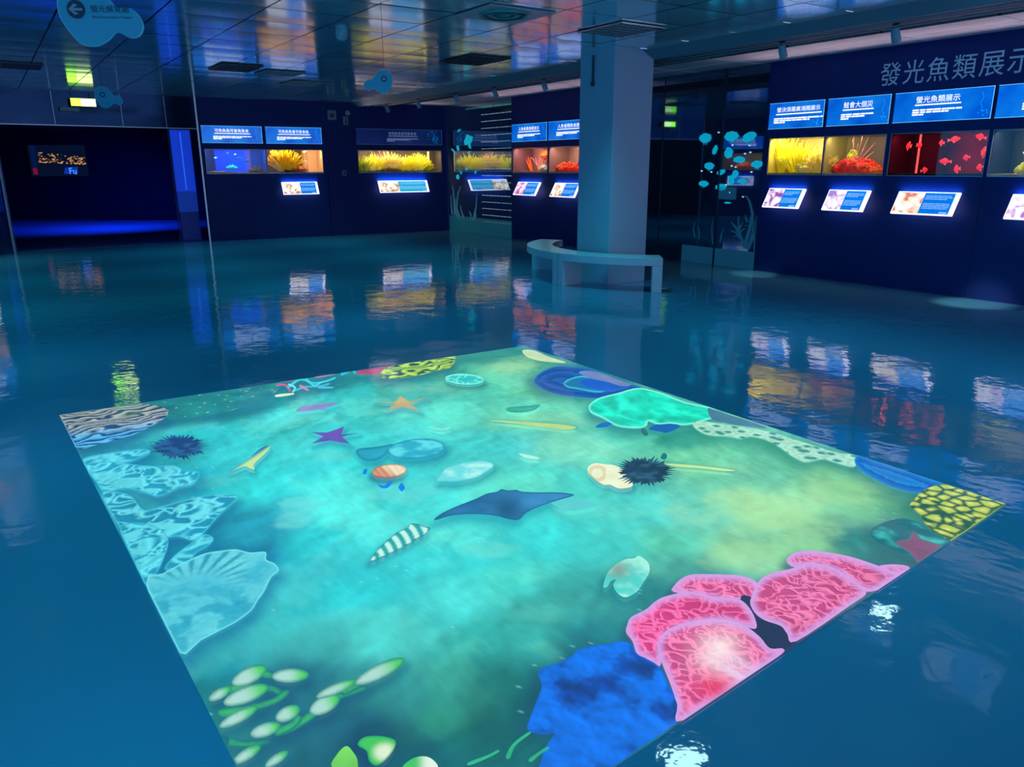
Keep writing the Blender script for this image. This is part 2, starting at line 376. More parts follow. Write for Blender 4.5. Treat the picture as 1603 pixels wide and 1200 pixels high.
def label_stand(fr, x0, x1, label, photo, seed=1, flip=False, split=.45, power=.8, cblue=None):
    """slanted lit label: upper edge on the wall, lower edge standing out"""
    D, zt, zb = .155, 1.19, .935; w_ = x1-x0
    r = root('slanted_label', label, 'label', fr.at(x0, 0, 0), fr.rot, 'slanted lit labels below the tanks')
    P = lambda x, t, k=0: (x, -.012-(D-.012)*t-k*.86, zt+(zb-zt)*t+k*.5)  # t 0 top..1 bottom, k lift along normal
    def slab(xa, xb, ta, tb, k0, k1):
        vs = [P(x, t, k) for k in (k0, k1) for t in (ta, tb) for x in (xa, xb)]
        return MB().add(vs, [(0, 1, 3, 2), (4, 6, 7, 5), (0, 4, 5, 1), (2, 3, 7, 6), (0, 2, 6, 4), (1, 5, 7, 3)])
    face = slab(0, w_, 0, 1, -.02, 0).build('acrylic_plate', M_lwhite, r, bevel=.002)
    xs = w_*split; a, b = (0.012, xs) if not flip else (w_-xs, w_-.012)
    slab(a, b, .04, .96, 0, .0015).build('printed_photo', photo, face)
    a2, b2 = (xs+.002, w_-.05) if not flip else (.05, w_-xs-.002)
    slab(a2, b2, .04, .96, 0, .0015).build('blue_field', cblue or M_lblue, face)
    rr = random.Random(seed); mb = MB()
    for t0, n in ((.16, 3), (.5, 4)):
        for i in range(n):
            t = t0+i*.07; x = a2+.02; e_ = b2-.02-(rr.uniform(0, .12) if i == n-1 else 0)
            while x < e_-.01:
                l = min(rr.uniform(.02, .07), e_-x); m_ = slab(x, x+l, t, t+.035, .0015, .0025); mb.add(m_.v, m_.f); x += l+.006
    m_ = slab(b2-.11, b2-.02, .86, .94, .0015, .0025); mb.add(m_.v, m_.f)
    mb.build('caption', mat('caption_pale', (150, 190, 240), .4, emit=(120, 175, 235), es=1.0), face)
    MB().box(.04, w_-.04, -.05, -.0, zt-.12, zt-.09).build('bracket', M_case, r)
    area('label_glow', (w_/2, -.05, zt+.012), (0, 1, .55), w_*.96, .02, power, (.05, .30, 1.0), r)
    return r
# tanks ----------------------------------------------------------
def tmat(name, c1, c2, scale=3, rough=.8, vec=(1, 1, 1), emit=0):
    m = mat(name, rough=rough, spec=.2); mottled(m, lin(c1), lin(c2), scale); return m
M_glass = bpy.data.materials.new('tank_glass'); M_glass.use_nodes = True
_n = M_glass.node_tree.nodes; _n.clear(); _o = _n.new('ShaderNodeOutputMaterial'); _mx = _n.new('ShaderNodeMixShader'); _t = _n.new('ShaderNodeBsdfTransparent'); _g = _n.new('ShaderNodeBsdfGlossy')
_g.inputs['Roughness'].default_value = .02; _mx.inputs[0].default_value = .05; _l = M_glass.node_tree.links
_l.new(_t.outputs[0], _mx.inputs[1]); _l.new(_g.outputs[0], _mx.inputs[2]); _l.new(_mx.outputs[0], _o.inputs[0])
def tank(fr, x0, x1, label, back, lamp, power, depth=.5, side=None, sand=None):
    z0, z1 = TZ; w_ = x1-x0; h = z1-z0
    r = root('aquarium', label, 'aquarium', fr.at(x0, 0, z0), fr.rot, 'aquariums set into the walls'); e = .002
    mb = MB().box(e, w_-e, depth-.01, depth, e, h-e); mb.build('back_panel', back, r)
    mb = MB().box(e, e+.008, .006, depth, e, h-e).box(w_-e-.008, w_-e, .006, depth, e, h-e).box(e, w_-e, .006, depth, h-e-.008, h-e)
    mb.build('side_panels', side or back, r)
    MB().box(e, w_-e, .006, depth, e, .03).build('gravel_bed', sand or back, r)
    MB().add([(e, .004, e), (w_-e, .004, e), (w_-e, .004, h-e), (e, .004, h-e)], [(0, 1, 2, 3)]).build('front_glass', M_glass, r)
    t = MB().box(0, w_, -.003, .004, 0, .006).box(0, w_, -.003, .004, h-.005, h).box(0, .005, -.003, .004, 0, h).box(w_-.005, w_, -.003, .004, 0, h)
    t.build('rim', mat('rim_steel', raw=(.5, .45, .42), rough=.3, metal=.5), r)
    area('tank_lamp', (w_/2, .055, h-.015), (0, .62, -1), w_*.92, .08, power*3.0, lamp, r)
    return r
def coral_spray(name, label, cat, fr, x, y, z, m, n, L, spread, r0, seed, group=None, lean=(0, 0), curl=.25, tips=None, base=None):
    """many tapering tentacles from a common base"""
    rr = random.Random(seed); o = root(name, label, cat, fr.at(x, y, z), fr.rot, group); mb = MB(); tp = MB()
    for i in range(n):
        th = rr.uniform(0, 2*PI); k = rr.random()**.6*spread; l = L*rr.uniform(.6, 1.1)*(1-.25*k)
        dx, dy = math.cos(th)*k+lean[0], math.sin(th)*k*.6+lean[1]; d = Vector((dx, dy, 1)).normalized(); p = Vector((dx*L*.22, dy*L*.22, 0)); pts = [p.copy()]; rs = [r0]
        cu = Vector((rr.uniform(-1, 1), rr.uniform(-1, 1), rr.uniform(-.6, .1)))*curl
        for s_ in range(1, 6):
            d = (d+cu*.2).normalized(); p = p+d*l/5; pts.append(p.copy()); rs.append(r0*(1-.13*s_))
        mb.tube(pts, rs, 5)
        if tips: tp.blob(pts[-1], (r0*.9,)*3, 5, 4)
    mb.build('tentacles', m, o, smooth=True)
    if tips: tp.build('tentacle_tips', tips, o, smooth=True)
    if base: MB().blob((0, 0, .01), (L*.28, L*.2, L*.12), 10, 6, .15, rr).build('foot', base, o, smooth=True)
    return o
def lump(name, label, cat, fr, x, y, z, m, w_, d_, h_, n, seed, group=None, kn=.035, m2=None):
    """knobbly coral mound"""
    rr = random.Random(seed); o = root(name, label, cat, fr.at(x, y, z), fr.rot, group); mb = MB(); m3 = MB()
    MB().blob((0, 0, h_*.35), (w_*.46, d_*.45, h_*.5), 16, 9, .12, rr).build('body', m, o, smooth=True)
    for i in range(n):
        th = rr.uniform(0, 2*PI); k = math.sqrt(rr.random()); px, py = math.cos(th)*k*w_/2, math.sin(th)*k*d_/2
        hz = h_*(1-.6*k*k)*rr.uniform(.75, 1.1); s_ = kn*rr.uniform(.6, 1.2)
        (m3 if m2 and rr.random() < .3 else mb).blob((px, py, max(hz-s_*.5, s_*.5)), (s_, s_, s_*rr.uniform(.7, 1.3)), 7, 5, .18, rr)
    mb.build('polyps', m, o, smooth=True)
    if m2: m3.build('pale_polyps', m2, o, smooth=True)
    return o
def fish_mb(l, h):
    body = MB(); n = 7; pr = [.08, .6, .95, 1, .8, .45, .16]
    seg = 8; vs = []
    for i in range(n):
        for k in range(seg):
            th = 2*PI*k/seg; vs.append((l*(i/(n-1)-.5), math.cos(th)*h*.3*pr[i], math.sin(th)*h*.5*pr[i]))
    body.add(vs, [(i*seg+k, i*seg+(k+1) % seg, (i+1)*seg+(k+1) % seg, (i+1)*seg+k) for i in range(n-1) for k in range(seg)]+[tuple(range(seg-1, -1, -1)), tuple((n-1)*seg+k for k in range(seg))])
    tail = MB().plate([(l*.44, h*.06), (l*.66, h*.30), (l*.60, 0), (l*.66, -h*.30), (l*.44, -h*.06)], -.002, .002)
    fin = MB().plate([(-l*.2, h*.42), (l*.0, h*.60), (l*.30, h*.34)], -.0015, .0015).plate([(-l*.05, -h*.4), (l*.1, -h*.7), (l*.2, -h*.36)], -.0015, .0015)
    return body, tail, fin
def fish(fr, x, y, z, l, h, m, label, ang_=0, flip=False, group=None, mf=None):
    o = root('fish', label, 'fish', fr.at(x, y, z), fr.rot+(PI if flip else 0), group); o.rotation_euler = (0, ang_, fr.rot+(PI if flip else 0))
    b, t, f = fish_mb(l, h); b.build('body', m, o, smooth=True); t.build('tail_fin', mf or m, o); f.build('back_fin', mf or m, o)
    return o
YEL = tmat('anemone_yellow', (238, 215, 0), (255, 240, 40), 12); YEL2 = tmat('anemone_pale_yellow', (230, 190, 60), (250, 225, 120), 12)
GOLD = tmat('anemone_gold', (225, 165, 0), (250, 205, 20), 10); ORG = tmat('coral_orange', (215, 70, 25), (245, 120, 50), 18); RED = tmat('coral_red', (190, 25, 20), (235, 70, 45), 18)
TAN = tmat('rock_tan', (170, 120, 80), (215, 160, 110), 9); DKR = tmat('rock_dark', (35, 25, 30), (90, 55, 45), 9); GRN = tmat('coral_green', (120, 130, 20), (190, 185, 50), 14)
OLV = tmat('weed_olive', (120, 140, 10), (200, 190, 20), 10); PNK = tmat('coral_pink', (215, 120, 120), (245, 170, 160), 10); BRN = tmat('coral_brown', (120, 80, 45), (165, 110, 60), 12)
CRM = tmat('coral_cream', (230, 210, 170), (250, 235, 200), 10); TEA = tmat('coral_teal', (0, 170, 190), (30, 220, 215), 10); 
for m_, c_, e_ in ((YEL, (240, 215, 0), .18), (YEL2, (235, 200, 80), .15), (GOLD, (225, 165, 0), .14), (OLV, (130, 150, 10), .15), (RED, (215, 40, 25), .15), (ORG, (225, 90, 35), .15), (GRN, (140, 150, 20), .25)):   # faint glow added to brighten their shaded parts
    BS(m_).inputs['Emission Color'].default_value = (*lin(c_), 1); BS(m_).inputs['Emission Strength'].default_value = e_
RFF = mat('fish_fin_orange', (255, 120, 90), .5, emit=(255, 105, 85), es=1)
DKF = mat('fish_dark', raw=(.01, .03, .10), rough=.5)
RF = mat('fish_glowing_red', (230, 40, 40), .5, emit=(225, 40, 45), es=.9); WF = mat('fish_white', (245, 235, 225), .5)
SAND = tmat('tank_sand', (190, 150, 110), (225, 190, 150), 25)
warm = (1, .82, .58); P3 = 1.0
def backdrop(name, stops, emit=0, vert=True):
    m = mat(name, rough=.7, spec=.2); t = N(m, 'ShaderNodeTexCoord'); s_ = N(m, 'ShaderNodeSeparateXYZ'); r = N(m, 'ShaderNodeValToRGB')
    Lk(m, t.outputs['Object'], s_.inputs[0]); Lk(m, s_.outputs[0], r.inputs[0]); Lk(m, r.outputs[0], BS(m).inputs['Base Color']); e = r.color_ramp.elements
    for i, (p_, c_) in enumerate(stops):
        x = e[i] if i < 2 else e.new(p_); x.position = p_; x.color = (*lin(c_), 1)
    return m
# --- right wall
BK1 = backdrop('backdrop_yellow', [(0, (215, 190, 60)), (.9, (190, 165, 120)), (.5, (205, 180, 110))])
BK2 = backdrop('backdrop_brown', [(0, (150, 140, 70)), (.9, (95, 85, 80)), (.3, (110, 95, 70)), (.6, (110, 98, 92))])
BK3 = backdrop('backdrop_red', [(0, (60, 8, 20)), (1, (120, 16, 40)), (.2, (80, 20, 28)), (.45, (45, 8, 20)), (.75, (130, 16, 42))])
BK4 = backdrop('backdrop_grey', [(0, (20, 30, 50)), (1, (90, 85, 75)), (.25, (60, 60, 60)), (.55, (120, 115, 105))])
tank(FR, *RT[0], 'aquarium of bright yellow anemones, leftmost on the near right wall', BK1, (1, .95, .6), 5)
tank(FR, *RT[1], 'aquarium with orange coral mound and thin pink sea whips', BK2, (1, .85, .68), 2.2, sand=SAND)
tank(FR, *RT[2], 'red-lit aquarium full of glowing red fish', BK3, (1, .16, .26), 1.9, sand=DKR)
tank(FR, *RT[3], 'dim grey aquarium with mossy coral, cut by the right picture edge', BK4, (1, .9, .75), 4.2, sand=SAND)
x0 = RT[0][0]
coral_spray('anemone', 'large yellow anemone in the middle of the yellow tank', 'anemone', FR, x0+.38, .16, 1.40, YEL, 330, .44, 1.0, .009, 1, curl=.35, base=YEL)
coral_spray('anemone', 'yellow anemone against the left end of the yellow tank', 'anemone', FR, x0+.09, .2, 1.40, YEL, 150, .50, .35, .014, 2, lean=(.0, 0), curl=.25)
coral_spray('anemone', 'pale yellow anemone at the right of the yellow tank', 'anemone', FR, x0+.72, .16, 1.40, YEL2, 260, .34, 1.0, .008, 3, curl=.4, base=YEL)
lump('coral', 'smooth pale coral between the yellow anemones', 'coral', FR, x0+.52, .1, 1.40, YEL2, .26, .18, .14, 10, 4)
x0 = RT[1][0]
lump('coral', 'orange-red coral mound in the sea whip tank', 'coral', FR, x0+.36, .2, 1.40, RED,   .66, .3, .19, 120, 5, kn=.032, m2=ORG)
lump('coral', 'brown-orange coral at the right of the sea whip tank', 'coral', FR, x0+.64, .16, 1.40, ORG, .34, .2, .09, 40, 6, kn=.024)
coral_spray('sea_whip', 'thin pink sea whip branching to the upper right', 'coral', FR, x0+.30, .2, 1.52, PNK, 11, .42, .9, .0045, 7, lean=(.55, 0), curl=.25)
lump('coral', 'tall mossy green coral stalk behind the orange mound', 'coral', FR, x0+.27, .24, 1.48, GRN, .16, .12, .22, 40, 8, kn=.02)
x0 = RT[2][0]; rr = random.Random(5)
spots = [(.13, .30, 'near the left end'), (.40, .34, 'left of the red light bar'), (.58, .36, 'upper middle, small'), (.0, 0, '')]
fl = [(.70, .42, .15, .06, 'glowing red fish at the upper middle of the red tank'), (.98, .44, .13, .06, 'glowing red fish at the upper right of the red tank'), (.10, .36, .07, .09, 'dim red fish near the left end of the red tank'),
      (.33, .36, .07, .08, 'small red fish just right of the light bar'), (.50, .385, .07, .06, 'small faint red fish swimming high near the back'), (.88+.18, .29, .13, .07, 'glowing red fish at the right middle'),
      (1.09, .25, .06, .08, 'red fish overlapping the fish at the right middle'), (.62, .17, .15, .065, 'long red fish low in the middle of the red tank'), (.93, .21, .08, .055, 'small round red fish at the centre right'),
      (.41, .07, .09, .06, 'red fish resting low at the left of the red tank'), (.76, .08, .08, .085, 'red fish at the bottom middle of the red tank'), (1.03, .10, .09, .07, 'red fish at the lower right corner area of the red tank')]
for i, (a, b, l, h, lb) in enumerate(fl):
    fish(FR, x0+a*.94, .10+.2*rr.random(), 1.37+b, l*.86, h, RF, lb, rr.uniform(-.3, .3), i % 3 == 0, 'red fish in the red-lit tank', RFF)
o = MB().box(x0+.19, x0+.207, .3, .32, 1.40, 1.86).build('light_bar', mat('bar_red', (255, 120, 110), .5, emit=(250, 95, 90), es=.9)); tag(place(o, FR.at(0), FR.rot), 'vertical glowing pink-red light bar inside the red tank', 'light')
x0 = RT[3][0]
lump('coral', 'mossy yellow-green coral mound in the grey tank', 'coral', FR, x0+.42, .2, 1.40, GRN, .42, .25, .15, 80, 9, kn=.026)
fish(FR, x0+.33, .12, 1.60, .12, .05, PNK, 'pink fish above the mossy coral at the right edge', .5)
SB = (1.9, 2)
sign(FR, 9.28, 10.15, 'blue lightbox board above the yellow anemone tank', '螢決須羅廣鴻開展示', seed=1, tw=.84, th=.07, tpos=.54)
sign(FR, 10.2, 11.06, 'blue lightbox board above the sea whip tank', '鮭會大個災', seed=2, tw=.50, tpos=.5, th=.08)
sign(FR, 11.11, 12.24, 'widest blue lightbox board, above the red-lit tank', '螢光魚類展示', seed=3, tw=.48, tpos=.46, th=.082)
sign(FR, 12.28, 13.4, 'blue lightbox board cut off by the right picture edge', '珊瑚生態展示', seed=4, tw=.6, tpos=.55)
PH = [printed_photo('photo_violet', (250, 245, 252), (225, 200, 235), (150, 80, 175), 1), printed_photo('photo_lilac', (255, 250, 255), (225, 205, 245), (170, 130, 215), 2),
      printed_photo('photo_orange', (255, 252, 250), (250, 225, 190), (225, 120, 90), 3), printed_photo('photo_purple', (250, 248, 255), (225, 195, 240), (185, 120, 215), 4),
      printed_photo('photo_sepia', (255, 250, 240), (235, 215, 190), (190, 130, 90), 5), printed_photo('photo_rose', (250, 225, 245), (230, 180, 225), (180, 110, 170), 6)]
label_stand(FR, 9.39, 9.99, 'slanted label with purple blotchy photo below the yellow tank', PH[0], 1)
label_stand(FR, 10.35, 10.94, 'slanted label with lilac oval photo below the sea whip tank', PH[1], 2)
label_stand(FR, 11.31, 12.05, 'widest slanted label on the right wall, with an orange fish photo', PH[2], 3)
label_stand(FR, 12.60, 13.25, 'slanted label with purple stripes, cut by the right picture edge', PH[3], 4)
o = root('wall_lettering', 'large pale blue raised characters high on the near right wall', 'lettering', FR.at(10.86, 0, 2.56), FR.rot)
for i, ch in enumerate('發光魚類展示'):
    text_mb(ch, .285, fit_w=.255 if ch != '光' else .25, cx=.145+i*.29, cz=0, y=-.012).build('character', M_glyph, o)
# --- far right wall
BF1 = backdrop('backdrop_violet', [(0, (120, 80, 90)), (1.2, (40, 60, 160)), (.35, (190, 130, 110)), (.55, (110, 70, 90)), (.75, (40, 60, 150))])
BF2 = backdrop('backdrop_beige', [(0, (130, 95, 95)), (1.2, (110, 85, 50)), (.4, (190, 150, 110)), (.55, (120, 90, 60))])
tank(FR, *FT[0], 'aquarium with hanging orange coral on the far right wall', BF1, (1, .72, .6), 4, sand=SAND)
tank(FR, *FT[1], 'aquarium of red-orange coral clumps beside the pillar', BF2, (1, .8, .62), 4, sand=SAND)
x0 = FT[0][0]
lump('coral', 'orange coral hanging at the upper right of the violet tank', 'coral', FR, x0+.85, .3, 1.66, ORG, .5, .2, .16, 50, 11, kn=.035)
coral_spray('sea_whip', 'pale orange branches rising in the violet tank', 'coral', FR, x0+.62, .25, 1.42, PNK, 12, .4, .5, .012, 12, curl=.5)
lump('coral', 'cream coral at the lower right of the violet tank', 'coral', FR, x0+.95, .14, 1.40, CRM, .45, .2, .12, 40, 13, kn=.03)
coral_spray('coral', 'slanting orange stalks at the left of the violet tank', 'coral', FR, x0+.3, .3, 1.40, ORG, 5, .35, .3, .02, 14, lean=(-.6, 0), curl=.1)
x0 = FT[1][0]
lump('coral', 'large red-orange coral clump next to the pillar', 'coral', FR, x0+.38, .2, 1.40, RED, .75, .25, .17, 110, 15, kn=.035, m2=ORG)
lump('rock', 'dark stacked rock half hidden by the pillar', 'rock', FR, x0+.86, .25, 1.40, DKR, .3, .2, .4, 60, 16, kn=.05, m2=TAN)
coral_spray('coral', 'bushy brown coral at the top beside the dark rock', 'coral', FR, x0+.7, .3, 1.55, BRN, 40, .28, 1., .008, 17, curl=.5)
sign(FR, 2.8, 4.03, 'blue lightbox board above the violet tank on the far right wall', '人魚食員食展食示', seed=5, tw=.62, tpos=.5)
sign(FR, 4.08, 5.3, 'blue lightbox board partly hidden behind the pillar', '人魚會開魚食展示', seed=6, tw=.66, tpos=.56)
label_stand(FR, 3.03, 3.83, 'slanted label with pink mottled photo on the far right wall', PH[5], 5)
label_stand(FR, 4.31, 5.1, 'slanted label with sepia shell photo beside the pillar', PH[4], 6)
# --- back wall
BB1 = backdrop('backdrop_ocean', [(0, (5, 55, 190)), (1.2, (20, 50, 130)), (.85, (5, 70, 215)), (.98, (150, 80, 110))])
BB2 = backdrop('backdrop_stripes', [(0, (150, 110, 60)), (1.2, (200, 160, 110)), (.62, (110, 85, 60)), (.85, (110, 90, 75)), (.93, (240, 180, 80)), (1.0, (110, 90, 75)), (1.08, (245, 195, 120))])
BB3 = backdrop('backdrop_dusk', [(0, (110, 90, 80)), (1., (85, 72, 66)), (.5, (90, 78, 72))])
BB3.node_tree.nodes['Color Ramp'].color_ramp.elements[1].position = .98
tank(FB, *BT[0], 'deep blue aquarium with dark fish, leftmost on the back wall', BB1, (.16, .55, 1), 6, sand=TAN)
tank(FB, *BT[1], 'aquarium with a big golden anemone on the back wall', BB2, (1, .85, .6), 3.4, sand=SAND)
tank(FB, *BT[2], 'wide aquarium of yellow-green weed on the back wall', BB3, (1, .88, .6), 9, sand=SAND)
x0 = BT[0][0]
for i, (a, b, l, h) in enumerate([(.47, .42, .07, .05), (.68, .32, .08, .045), (.86, .27, .09, .05), (.76, .31, .06, .035), (.62, .40, .05, .02), (.22, .33, .06, .025)]):
    fish(FB, x0+a, .15, 1.37+b, l, h, DKF if i < 4 else WF, ['dark fish highest in the blue tank', 'dark fish in the middle of the blue tank', 'largest dark fish at the right of the blue tank', 'dark fish between two others in the blue tank', 'tiny pale fish high in the blue tank', 'tiny pale fish at the left of the blue tank'][i], rr.uniform(-.2, .2))
lump('coral', 'glowing turquoise coral low in the blue tank', 'coral', FB, x0+.52, .16, 1.47, TEA, .26, .1, .07, 40, 20, kn=.022)
lump('rock', 'reddish rock at the right end of the blue tank', 'rock', FB, x0+1.03, .15, 1.40, tmat('rock_red', (60, 20, 30), (190, 80, 60), 14), .3, .2, .12, 60, 21, kn=.03)
lump('rock', 'low reddish gravel ridge at the left of the blue tank', 'rock', FB, x0+.25, .12, 1.385, tmat('gravel_red', (90, 50, 90), (220, 120, 90), 22), .5, .12, .05, 60, 22, kn=.016)
x0 = BT[1][0]
coral_spray('anemone', 'big golden anemone with long sweeping tentacles', 'anemone', FB, x0+.42, .15, 1.42, GOLD, 330, .52, 1.1, .014, 23, lean=(-.12, 0), curl=.4, base=BRN)
lump('rock', 'orange rock beside the big golden anemone', 'rock', FB, x0+.68, .12, 1.40, tmat('rock_orange', (225, 110, 60), (250, 150, 90), 10), .42, .2, .13, 20, 24, kn=.03)
fish(FB, x0+.86, .1, 1.62, .09, .035, WF, 'white fish right of the golden anemone', .6); fish(FB, x0+.85, .12, 1.83, .09, .03, WF, 'small white fish near the top right of the golden tank', -.3)
x0 = BT[2][0]
for i, (a, L, n, m, lb) in enumerate([(.16, .36, 150, OLV, 'olive weed bush at the left end of the weed tank'), (.46, .42, 240, YEL, 'bright yellow weed bush left of the centre of the weed tank'),
        (.86, .46, 300, YEL2, 'pale golden weed bush in the centre of the weed tank'), (1.2, .36, 200, YEL, 'yellow weed bush right of the central bush'), (1.5, .44, 260, YEL, 'tall yellow weed bush at the right of the weed tank'), (1.72, .26, 120, OLV, 'low olive weed at the right end of the weed tank')]):
    coral_spray('sea_weed', lb, 'weed', FB, x0+a, .16, 1.40, m, n, L, 1.1, .009, 30+i, curl=.6, base=TAN)
coral_spray('coral', 'pink coral tips behind the central weed bush', 'coral', FB, x0+.72, .33, 1.5, PNK, 50, .42, .8, .009, 40, curl=.3)
lump('rock', 'tan rock at the foot of the central weed bush', 'rock', FB, x0+.75, .08, 1.40, TAN, .6, .12, .08, 30, 41, kn=.03)
lump('shell', 'small pale shells at the base of the tall weed bush', 'shell', FB, x0+1.34, .06, 1.40, CRM, .12, .08, .06, 10, 42, kn=.02)
o = MB().box(x0+1.82, x0+1.86, .3, .33, 1.40, 1.85).build('light_bar', mat('bar_gold', (255, 210, 120), .5, emit=(250, 205, 110), es=1)); tag(place(o, FB.at(0), FB.rot), 'vertical golden light bar at the right end of the weed tank', 'light')
sign(FB, LB-5.49, LB-4.28, 'blue lightbox board above the deep blue tank', '可魚魚魚可會魚魚食', seed=7, tw=.60, tpos=.5)
sign(FB, LB-4.21, LB-3.01, 'blue lightbox board above the golden anemone tank', '可魚魚魚會可會食魚', seed=8, tw=.58, tpos=.5)
sign(FB, LB-2.23, LB-.135, 'wide dark information board above the weed tank', '食魚魚食食可魚食食', dark=True, seed=9, tw=.35, tpos=.53)
label_stand(FB, LB-3.96, LB-3.18, 'slanted label with white sketch photo below the golden tank', PH[4], 7, power=1.2, split=.5)
label_stand(FB, LB-1.77, LB-.55, 'widest slanted label on the back wall, below the weed tank', PH[4], 8, split=.4, power=3.5, cblue=mat('label_cyan', (0, 150, 190), .2, emit=(20, 165, 205), es=1))
# --- left wall exhibits (seen as reflections)
BL = [BK2, BF1, BB2]
for i, (a, b) in enumerate([(EL-1.75, EL-.6), (EL-3.1, EL-1.95), (EL-4.5, EL-3.3)]):
    tank(FL, a, b, ['aquarium on the left wall nearest the dark doorway', 'middle aquarium on the left wall', 'nearest aquarium on the left wall'][i], BL[i], (1, .75, .7), 4, sand=SAND)
    sign(FL, a, b, ['blue board on the left wall nearest the dark doorway', 'middle blue board on the left wall', 'nearest blue board on the left wall'][i], '螢光珊瑚展示', seed=20+i)
    label_stand(FL, a+.2, b-.2, ['slanted label on the left wall nearest the dark doorway', 'middle slanted label on the left wall', 'nearest slanted label on the left wall'][i], PH[i], 20+i)
    lump('coral', ['coral in the left wall tank nearest the doorway', 'coral in the middle left wall tank', 'coral in the nearest left wall tank'][i], 'coral', FL, a+.5, .2, 1.4, [ORG, PNK, GOLD][i], .6, .25, .2, 50, 60+i)

# ================================================================ GLASS MURALS
M_deco = mat('frosted_cyan', (20, 170, 200), .5, emit=(8, 165, 195), es=.75)
M_decod = mat('frosted_dim', raw=(.03, .13, .2), rough=.6, emit=(12, 60, 85), es=.7)
def wpt(px, py, y=0.0, fr=FR):     # where the line of sight meets the wall plane -> (x,z)
    d = ray(px, py); nn = np.array([-fr.d[1], fr.d[0]]); p0 = fr.o+fr.i*y
    t = (p0@nn)/(d[:2]@nn); qq = d*t; return float((qq[:2]-fr.o)@fr.d), float(CH+qq[2])
def crop8(x, y): return wpt(1080+x/5.715, 190+y/5.715)
o = root('reef_mural', 'cluster of glowing cyan jellyfish and fish decals on the mirror glass right of the pillar', 'mural', FR.at(0), FR.rot)
def decal(cx, cy, rx, ry, ang_=0, kind='jelly', par=o, m=M_deco, seed=0):
    x, z = crop8(cx, cy); k = .0016; pts = []; rr = random.Random(seed+int(cx)); n = 22
    for i in range(n):
        th = 2*PI*i/n; r_ = 1+rr.uniform(-.09, .09); a, b = rx*k*r_*math.cos(th)*1.9, ry*k*r_*math.sin(th)
        pts.append((x+a*math.cos(ang_)-b*math.sin(ang_), z+a*math.sin(ang_)+b*math.cos(ang_)))
    mb = MB().plate(pts, .008, .014)
    if kind == 'jelly':
        for j in (-.5, 0, .5):
            xx = x+j*rx*k; mb.plate([(xx-.008, z-ry*k*.6), (xx+.008, z-ry*k*.6), (xx+.004, z-ry*k*(1.3+.3*rr.random()))], .008, .013)
    if kind == 'fish':
        c_, s_ = math.cos(ang_), math.sin(ang_); L = rx*k*1.25
        f = lambda a, b: (x+a*c_-b*s_, z+a*s_+b*c_)
        mb.plate([f(L*.8, 0), f(L*1.7, ry*k*.6), f(L*1.5, 0), f(L*1.7, -ry*k*.6)], .008, .013)
    mb.build('jellyfish_decal' if kind == 'jelly' else 'fish_decal', m, par)
for (cx, cy, rx, ry, a, kd) in [(132, 148, 40, 42, 0, 'jelly'), (368, 132, 42, 44, 0, 'jelly'), (525, 138, 40, 42, .2, 'jelly'), (340, 282, 24, 52, -.25, 'fish'), (440, 342, 34, 30, PI, 'fish'), (595, 382, 34, 32, 0, 'jelly'),
        (168, 398, 32, 32, 0, 'jelly'), (272, 455, 25, 24, .3, 'fish'), (400, 472, 18, 36, -.1, 'fish'), (365, 525, 18, 46, .15, 'fish'), (465, 535, 28, 24, PI, 'fish'), (118, 556, 32, 27, 0, 'jelly'), (275, 588, 34, 32, PI, 'fish'), (218, 255, 13, 46, -.4, 'fish'), (330, 728, 20, 9, 0, 'fish')]:
    decal(cx, cy, rx, ry, a, kd)
mb = MB()
for cx, cy in [(376, 212), (528, 215), (487, 288), (535, 276), (405, 408), (545, 452), (186, 452), (100, 443), (318, 568), (352, 636), (470, 674), (252, 98), (368, 398)]:
    x, z = crop8(cx, cy); mb.plate([(x+.016*math.cos(t*PI/4), z+.011*math.sin(t*PI/4)) for t in range(8)], .008, .014)
mb.build('bubble_dots', mat('bubble_white', (200, 225, 255), .5, emit=(190, 220, 250), es=.9), o)
o2 = root('seaweed_mural', 'dim frosted seaweed decals low on the mirror glass, under the glowing jellyfish', 'mural', FR.at(0), FR.rot)
def blade(pts, wd, par, m=M_decod, conv=crop8, name='seaweed_blade'):
    P = [conv(*p) for p in pts]; n = len(P); L, R_ = [], []
    for i in range(n):
        a = P[max(i-1, 0)]; b = P[min(i+1, n-1)]; dx, dz = b[0]-a[0], b[1]-a[1]; l = math.hypot(dx, dz) or 1; w_ = wd*(1-.85*i/(n-1)); nx, nz = -dz/l*w_, dx/l*w_
        L.append((P[i][0]+nx, P[i][1]+nz)); R_.append((P[i][0]-nx, P[i][1]-nz))
    mb = MB()
    for i in range(n-1): mb.plate([L[i], L[i+1], R_[i+1], R_[i]], .008, .013)
    mb.build(name, m, par)
for pts, wd in [([(480, 1130), (530, 960), (555, 830), (530, 720), (500, 670), (470, 672)], .035), ([(520, 1120), (560, 980), (560, 860), (535, 760)], .02), ([(470, 1090), (440, 1000), (428, 900), (430, 845)], .03),
                ([(445, 1010), (400, 940), (360, 895)], .03), ([(450, 1040), (400, 990), (355, 975)], .02), ([(460, 1060), (420, 1025), (375, 1030)], .015), ([(450, 985), (480, 960), (500, 960)], .012), ([(440, 960), (458, 920), (466, 900)], .015),
                ([(510, 1130), (560, 1040), (582, 985)], .04), ([(510, 900), (495, 860), (488, 835)], .015), ([(265, 1080), (280, 1000), (295, 950)], .014), ([(200, 1100), (190, 960), (205, 860)], .012), ([(40, 1040), (25, 960), (40, 900)], .012), ([(75, 1050), (80, 980), (65, 930)], .012), ([(570, 1160), (580, 900), (592, 850)], .008)]:
    blade(pts, wd, o2)
MB().box(7.74, 9.2, .008, .014, 0, .26).build('sand_strip', M_decod, o2)
